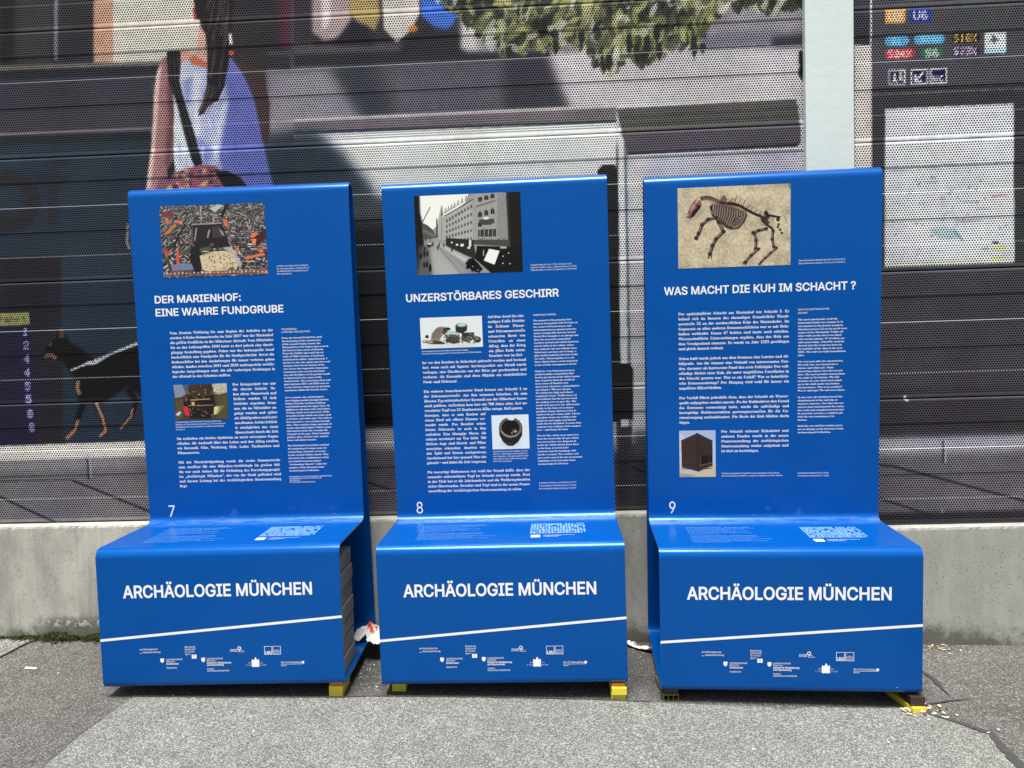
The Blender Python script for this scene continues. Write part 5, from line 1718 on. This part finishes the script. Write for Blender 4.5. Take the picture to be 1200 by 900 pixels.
    def lI(q):
        q.line('Büro für Denkmalpflege', .1938, -.3915, .0062, 'small', .2600, fit=True)
        q.rect(.2618, -.3930, .2698, -.3850)
        q.rect(.1938, -.3950, .2660, -.3941)
        q.line('Bayern', .1938, -.4005, .0040, 'small', .2120, fit=True)
    for b in (lA, lB, lC, lD, lE, lG, lH, lI):
        logo(b)
    # seat: two short texts, town plan with its key
    t = Text()
    rgx = random.Random(2)
    vocab = 'Archäologie München Marienhof Ausgrabung Stadt Schacht Funde Mittelalter Brunnen Geschichte und der die im am von Archaeology Munich finds from the well town square'.split()
    off = {1: -.006, 2: 0.0, 3: .004}[k]
    v = .2585
    for i in range(16):
        n_ = [.218, .232, .196, .14, .205, .16, .21, .10, 0, .218, .225, .205, .262, .19, .24, .12][i]
        if i == 0 or i == 9:
            t.line('ARCHÄOLOGIE MÜNCHEN', -.284, v, .0060, 'small', -.284 + n_, fit=True)
        elif n_:
            s_ = ''
            while natural(s_, 'reg') * .0038 / caph('reg') < n_ - .02:
                s_ += rgx.choice(vocab) + ' '
            t.line(s_.strip(), -.284, v, .0038, 'reg', -.284 + n_, fit=True)
        v -= .0122
    t.build('seat_text', F_SEAT, SE, M_HALF)
    t = Text(); rp = random.Random(8)
    U0, U1, V0, V1 = .0960 + off * .6, .2845 + off * .6, .1255, .2600
    nu, nv = 19, 12
    G_ = [[(U0 + (U1 - U0) * (i + (rp.uniform(-.3, .3) if 0 < i < nu else 0)) / nu, V0 + (V1 - V0) * (j + (rp.uniform(-.3, .3) if 0 < j < nv else 0)) / nv) for j in range(nv + 1)] for i in range(nu + 1)]
    for i in range(nu):
        for j in range(nv):
            if rp.random() < .12:
                continue
            q = [G_[i][j], G_[i + 1][j], G_[i + 1][j + 1], G_[i][j + 1]]
            cx = sum(p[0] for p in q) / 4; cy = sum(p[1] for p in q) / 4
            s_ = rp.uniform(.62, .80)
            t.poly([(cx + (p[0] - cx) * s_, cy + (p[1] - cy) * s_) for p in q])
    t.build('town_plan', F_SEAT, SE, M_HALF)
    t = Text()
    t.rect(U0 + .004, .0800, U0 + .0345, .1080)
    for vv, u_ in ((.1020, .245), (.0930, .200), (.0840, .190)):
        t.line('Archäologie München Marienhof', U0 + .046, vv, .0048, 'small', u_ + off * .6, fit=True)
    t.build('plan_key', F_SEAT, SE)
    return root

CH1 = make_chair(7, (-1.0875, -.5458, .0673, .0132, .0007, -.0039), 'blue steel information chair numbered 7, headed DER MARIENHOF, with an aerial town photograph, leftmost')
CH2 = make_chair(8, (-.1708, -.5261, .0531, -.0074, -.0027, .0031), 'blue steel information chair numbered 8, headed UNZERSTÖRBARES GESCHIRR, between the other two')
CH3 = make_chair(9, (.7327, -.5544, .0305, -.0437, .0047, .0072), 'blue steel information chair numbered 9, with the cow skeleton photograph')
bpy.data.objects.remove(TOB)

# ------------------------------------------------------------------ ballast slabs inside the left chair
bpy.context.view_layer.update()
M1 = CH1.matrix_basis.copy()
rs = random.Random(12)
ORD = ['bottom', 'second from the bottom', 'third from the bottom', 'middle', 'third from the top', 'second from the top', 'topmost']
for i in range(7):
    b = box_mesh(-.18, .18, -.098, .098, 0, .0530, .004)
    o = obj('concrete_slab', *b, M_SLAB)
    o.matrix_world = M1 @ Matrix.Translation((.203 + rs.uniform(-.003, .003), .128 + rs.uniform(-.003, .003), .0062 + i * .0566)) @ Matrix.Rotation(rs.uniform(-.008, .008), 4, 'Z')
    tag(o, 'grey concrete slab, %s of the stack of seven inside the leftmost blue chair' % ORD[i], 'slab', 'ballast slabs inside the left chair')

# ------------------------------------------------------------------ plastic shims under the chairs
def shim(x, y, z, w, d, h, mat, label, rot=0.0, taper=0.0, ribs=False):
    root = None
    if not ribs:
        o = obj('plastic_shim', *box_mesh(-w / 2, w / 2, 0, d, 0, h, .0012, taper), mat)
    else:       # hollow underside, seen from its open end
        v, f = [], []
        def add(b):
            k = len(v)
            v.extend(b[0]); f.extend([tuple(k + i for i in q) for q in b[1]])
        add(box_mesh(-w / 2, w / 2, 0, d, h - .004, h))
        for xx in (-w / 2, -w / 6 - .0015, w / 6 - .0015, w / 2 - .003):
            add(box_mesh(xx, xx + .003, 0.0005, d - .0005, 0, h - .0041))
        o = obj('plastic_shim', v, f, mat)
    o.location = (x, y, z); o.rotation_euler = (0, math.atan(-GX) * 1.0, rot)
    tag(o, label, 'shim', 'plastic shims under the chairs')
    return o
g1 = gz(-.727) + .0001
shim(-.727, -.514, g1, .0455, .10, .036, M_YEL, 'yellow plastic shim under the right front corner of the leftmost chair', .02)
shim(-.726, -.510, g1 + .0363, .0430, .09, .013, M_ORG, 'orange plastic shim on the yellow one under the leftmost chair', .01)
g2 = gz(-.5255) + .0001
shim(-.5255, -.472, g2, .0465, .14, .038, M_YEL, 'yellow plastic shim under the left front corner of the middle chair')
g3 = gz(.198) + .0003
shim(.1975, -.5205, g3, .0465, .15, .0215, M_YEL, 'lower yellow plastic shim under the right corner of the middle chair', -.02)
shim(.2000, -.5290, g3 + .0218, .0480, .15, .0240, M_YEL, 'upper yellow plastic shim under the orange one at the middle chair', .03)
shim(.1985, -.5170, g3 + .0461, .0420, .13, .0105, M_ORG, 'orange plastic shim on two yellow ones under the middle chair', .0)
g4 = gz(.367) + .0001
shim(.3670, -.5160, g4, .0500, .14, .0210, M_OLV, 'grimy olive plastic shim with an open ribbed end under the rightmost chair', .05, ribs=True)
shim(.3690, -.5110, g4 + .0213, .0440, .12, .0140, M_BRN, 'dark brown plastic shim on the olive one under the rightmost chair', .05)
g5 = gz(1.12) + .0001
shim(1.1180, -.5860, g5, .0430, .16, .0190, M_YEL, 'yellow plastic shim below the dark block under the rightmost chair', .16)
shim(1.1160, -.5780, g5 + .0192, .0440, .14, .0300, M_BRN, 'dark brown plastic block at the right front corner of the rightmost chair', .0)
for x, y, h, lb in ((-1.40, -.13, .036, 'left rear corner of the leftmost'), (-.75, -.13, .048, 'right rear corner of the leftmost'), (-.50, -.12, .038, 'left rear corner of the middle'),
                    (.15, -.12, .055, 'right rear corner of the middle'), (.44, -.15, .038, 'left rear corner of the rightmost'), (1.08, -.20, .050, 'right rear corner of the rightmost')):
    o = shim(x, y, gz(x) + .0001, .045, .08, h, M_YEL, 'yellow plastic shim at the %s blue chair' % lb)

# ------------------------------------------------------------------ litter
def crumple(name, outline, centre, mat_cols, amp, label, cat, seed, tilt=(0, 0), bend=.0):
    rg = np.random.default_rng(seed)
    xs = [p[0] for p in outline]; ys = [p[1] for p in outline]
    n = 30
    U = np.linspace(min(xs), max(xs), n); V = np.linspace(min(ys), max(ys), n)
    gx, gy = np.meshgrid(U, V)
    h = amp * (vnoise(n, n, 7, rg) + .6 * np.abs(vnoise(n, n, 4, rg) - .5) * 2)
    # sharp folds
    for _ in range(6):
        a = rg.uniform(0, math.pi); d = gx * math.cos(a) + gy * math.sin(a); o_ = rg.uniform(d.min(), d.max())
        h += amp * .8 * np.maximum(0, 1 - np.abs(d - o_) / .016)
    ins = np.zeros(gx.shape, bool)
    m = len(outline)
    for i in range(m):
        x1, y1 = outline[i]; x2, y2 = outline[(i + 1) % m]
        if y1 != y2:
            ins ^= ((y1 > gy) != (y2 > gy)) & (gx < (x2 - x1) * (gy - y1) / (y2 - y1) + x1)
    v = [(float(gx[j, i]), float(gy[j, i]), float(h[j, i] + gx[j, i] * tilt[0] + gy[j, i] * tilt[1])) for j in range(n) for i in range(n)]
    f = [(j * n + i, j * n + i + 1, (j + 1) * n + i + 1, (j + 1) * n + i) for j in range(n - 1) for i in range(n - 1) if ins[j, i] and ins[j + 1, i + 1]]
    o = obj(name, v, f, M_LITTER, None, False)
    at = o.data.color_attributes.new('print', 'FLOAT_COLOR', 'POINT')
    col = np.ones((n * n, 4), np.float32)
    col[:, :3] = s2l((222, 220, 214))
    for (cx, cy, r, k) in mat_cols:
        mk = ((gx - cx) ** 2 + (gy - cy) ** 2 < r * r).ravel()
        col[mk, :3] = s2l(k)
    at.data.foreach_set('color', col.ravel())
    o.location = centre
    sol = o.modifiers.new('thickness', 'SOLIDIFY'); sol.thickness = .0004
    tag(o, label, cat)
    return o
M_LITTER = print_mat('paper', .7)
crumple('crumpled_wrapper', [(-.075, .070), (-.02, .085), (.055, .080), (.065, .00), (.04, -.02), (.035, -.085), (-.015, -.090), (-.03, -.045), (-.085, -.055), (-.09, -.035), (-.045, .01), (-.05, .045), (-.08, .045)],
        (-.668, -.165, .0760), [(-.010, .002, .022, (206, 62, 34)), (-.022, .028, .015, (196, 160, 30)), (-.002, .036, .013, (90, 110, 50)), (-.004, -.004, .009, (230, 224, 214))], .020,
        'crumpled white paper wrapper with a red and yellow print between the left and middle chairs', 'litter', 5)
crumple('newspaper_scrap', [(-.06, .05), (-.02, .055), (.015, .01), (.06, -.02), (.075, -.055), (.05, -.06), (.0, -.02), (-.05, .02)],
        (.305, -.105, gz(.3) + .004), [(.0, .02, .012, (150, 148, 142)), (.04, -.03, .009, (160, 158, 150))], .010,
        'torn strip of pale newspaper on the ground between the middle and right chairs', 'litter', 8)
# a cigarette end on the left
v, f = [], []
for i in range(10):
    t = 2 * math.pi * i / 10
    for xx in (0, .026, .046):
        v.append((xx, .0039 * math.cos(t), .0042 + .0039 * math.sin(t)))
for i in range(10):
    j = (i + 1) % 10
    for k in range(2):
        f.append((i * 3 + k, i * 3 + k + 1, j * 3 + k + 1, j * 3 + k))
f += [tuple(i * 3 for i in range(10)), tuple(i * 3 + 2 for i in reversed(range(10)))]
o = obj('cigarette_end', v, f, M_WHITE)
o.location = (-1.909, -.327, gz(-1.9) + .0002); o.rotation_euler = (0, .02, -.12)
tag(o, 'white cigarette end lying on the asphalt left of the leftmost chair', 'litter')

def scatter(name, spots, mat, label, seed, leafy=True):
    rg = random.Random(seed)
    v, f = [], []
    for cx, cy, sx, sy, n, smin, smax, z0 in spots:
        for _ in range(n):
            x, y = rg.gauss(cx, sx), rg.gauss(cy, sy)
            L = rg.uniform(smin, smax); w = L * rg.uniform(.25, .6); a = rg.uniform(0, math.pi)
            y = min(y, -.052)
            ca, sa = math.cos(a), math.sin(a)
            h = gz(x) + z0 + rg.uniform(.001, .004)
            ti, tj = rg.uniform(-.25, .25), rg.uniform(-.25, .25)
            b = len(v)
            for (p, q, r) in ((-.5, 0, 0), (-.2, .42, .1), (.25, .45, .08), (.5, 0, 0), (.2, -.45, .1), (-.25, -.4, .06)):
                v.append((x + p * L * ca - q * w * sa, y + p * L * sa + q * w * ca, h + r * w + abs(p * L * ti) + abs(q * w * tj)))
            f.append(tuple(range(b, b + 6)))
            # underside gives the flake its thickness
            for i in range(6):
                q = v[b + i]; v.append((q[0], q[1], q[2] - .0007))
            f.append(tuple(range(b + 11, b + 5, -1)))
            f += [(b + i, b + 6 + i, b + 6 + (i + 1) % 6, b + (i + 1) % 6) for i in range(6)]
    o = obj(name, v, f, mat)
    tag(o, label, None, None, 'stuff')
    return o
scatter('leaf_litter', [(1.130, -.590, .028, .014, 15, .008, .020, .0045), (1.085, -.575, .018, .010, 8, .008, .024, .0045), (1.165, -.545, .014, .03, 12, .008, .022, 0), (1.425, -.075, .022, .018, 14, .007, .020, 0), (1.475, -.085, .03, .02, 6, .006, .018, 0)],
        M_LEAF, 'dry pale leaf fragments beside the right shim and along the wall', 3)
scatter('pale_chips', [(-1.3, -.35, .45, .25, 14, .005, .011, .001), (1.6, -.45, .25, .2, 9, .004, .011, .001), (.0, -1.0, .9, .25, 7, .005, .010, .0045), (1.25, -.66, .06, .05, 5, .007, .014, .005), (.33, -.16, .05, .06, 14, .004, .009, 0), (-.66, -.30, .05, .08, 10, .004, .010, 0)],
        M_WHITE, 'small pale chips and crumbs scattered over the asphalt', 4)
scatter('brown_debris', [(.33, -.09, .06, .03, 50, .004, .014, 0), (1.43, -.065, .05, .015, 30, .004, .012, 0), (1.13, -.575, .04, .02, 26, .004, .014, .003), (-.60, -.12, .05, .04, 20, .004, .012, 0)],
        plain('rotten_leaf', (.11, .065, .035), .9, .4, 60), 'dark brown leaf crumbs along the foot of the wall', 9)

# ------------------------------------------------------------------ moss at the foot of the wall on the left
def moss():
    rg = random.Random(21)
    v, f = [], []
    def dens(x):
        return 1.0 if -2.02 < x < -1.55 else (.45 if -2.5 < x <= -2.02 else .25)
    n = 0
    while n < 5200:
        x = rg.uniform(-3.2, -1.5)
        if rg.random() > dens(x):
            continue
        lump = .5 + .5 * math.sin(x * 31) * math.sin(x * 13 + 1)
        hmax = (.010 + .026 * lump) * (1 if x > -2.03 else .55)
        y = -.046 - abs(rg.gauss(0, .012 + .012 * lump))
        z = gz(x) + max(0, hmax * (1 - (-.046 - y) / .05)) * rg.random()
        s = rg.uniform(.002, .0048)
        a = rg.uniform(0, 6.28)
        b = len(v)
        d = (math.cos(a) * s, math.sin(a) * s)
        v += [(x - d[0], y - d[1], z), (x + d[0], y + d[1], z), (x + rg.uniform(-s, s), y - s * rg.random(), z + s * rg.uniform(.6, 1.8)), (x - d[1], y + d[0], z + s * .4)]
        f += [(b, b + 1, b + 2), (b, b + 2, b + 3), (b + 1, b + 3, b + 2)]
        n += 1
    # cushion beneath the leaflets
    k = len(v); m = 260
    for i in range(m):
        x = -3.2 + 1.7 * i / (m - 1)
        lump = .5 + .5 * math.sin(x * 31) * math.sin(x * 13 + 1)
        h = (.007 + .020 * lump) * (1 if x > -2.03 else .5)
        w = .014 + .018 * lump * (1 if x > -2.03 else .5)
        v += [(x, -.0455, gz(x) + h), (x, -.046 - w * .6, gz(x) + h * .75), (x, -.046 - w, gz(x) + .0002)]
    for i in range(m - 1):
        for j in range(2):
            a = k + i * 3 + j
            f.append((a, a + 1, a + 4, a + 3))
    o = obj('moss', v, f, M_MOSS)
    tag(o, 'dark green moss growing along the foot of the concrete wall', None, None, 'stuff')
moss()
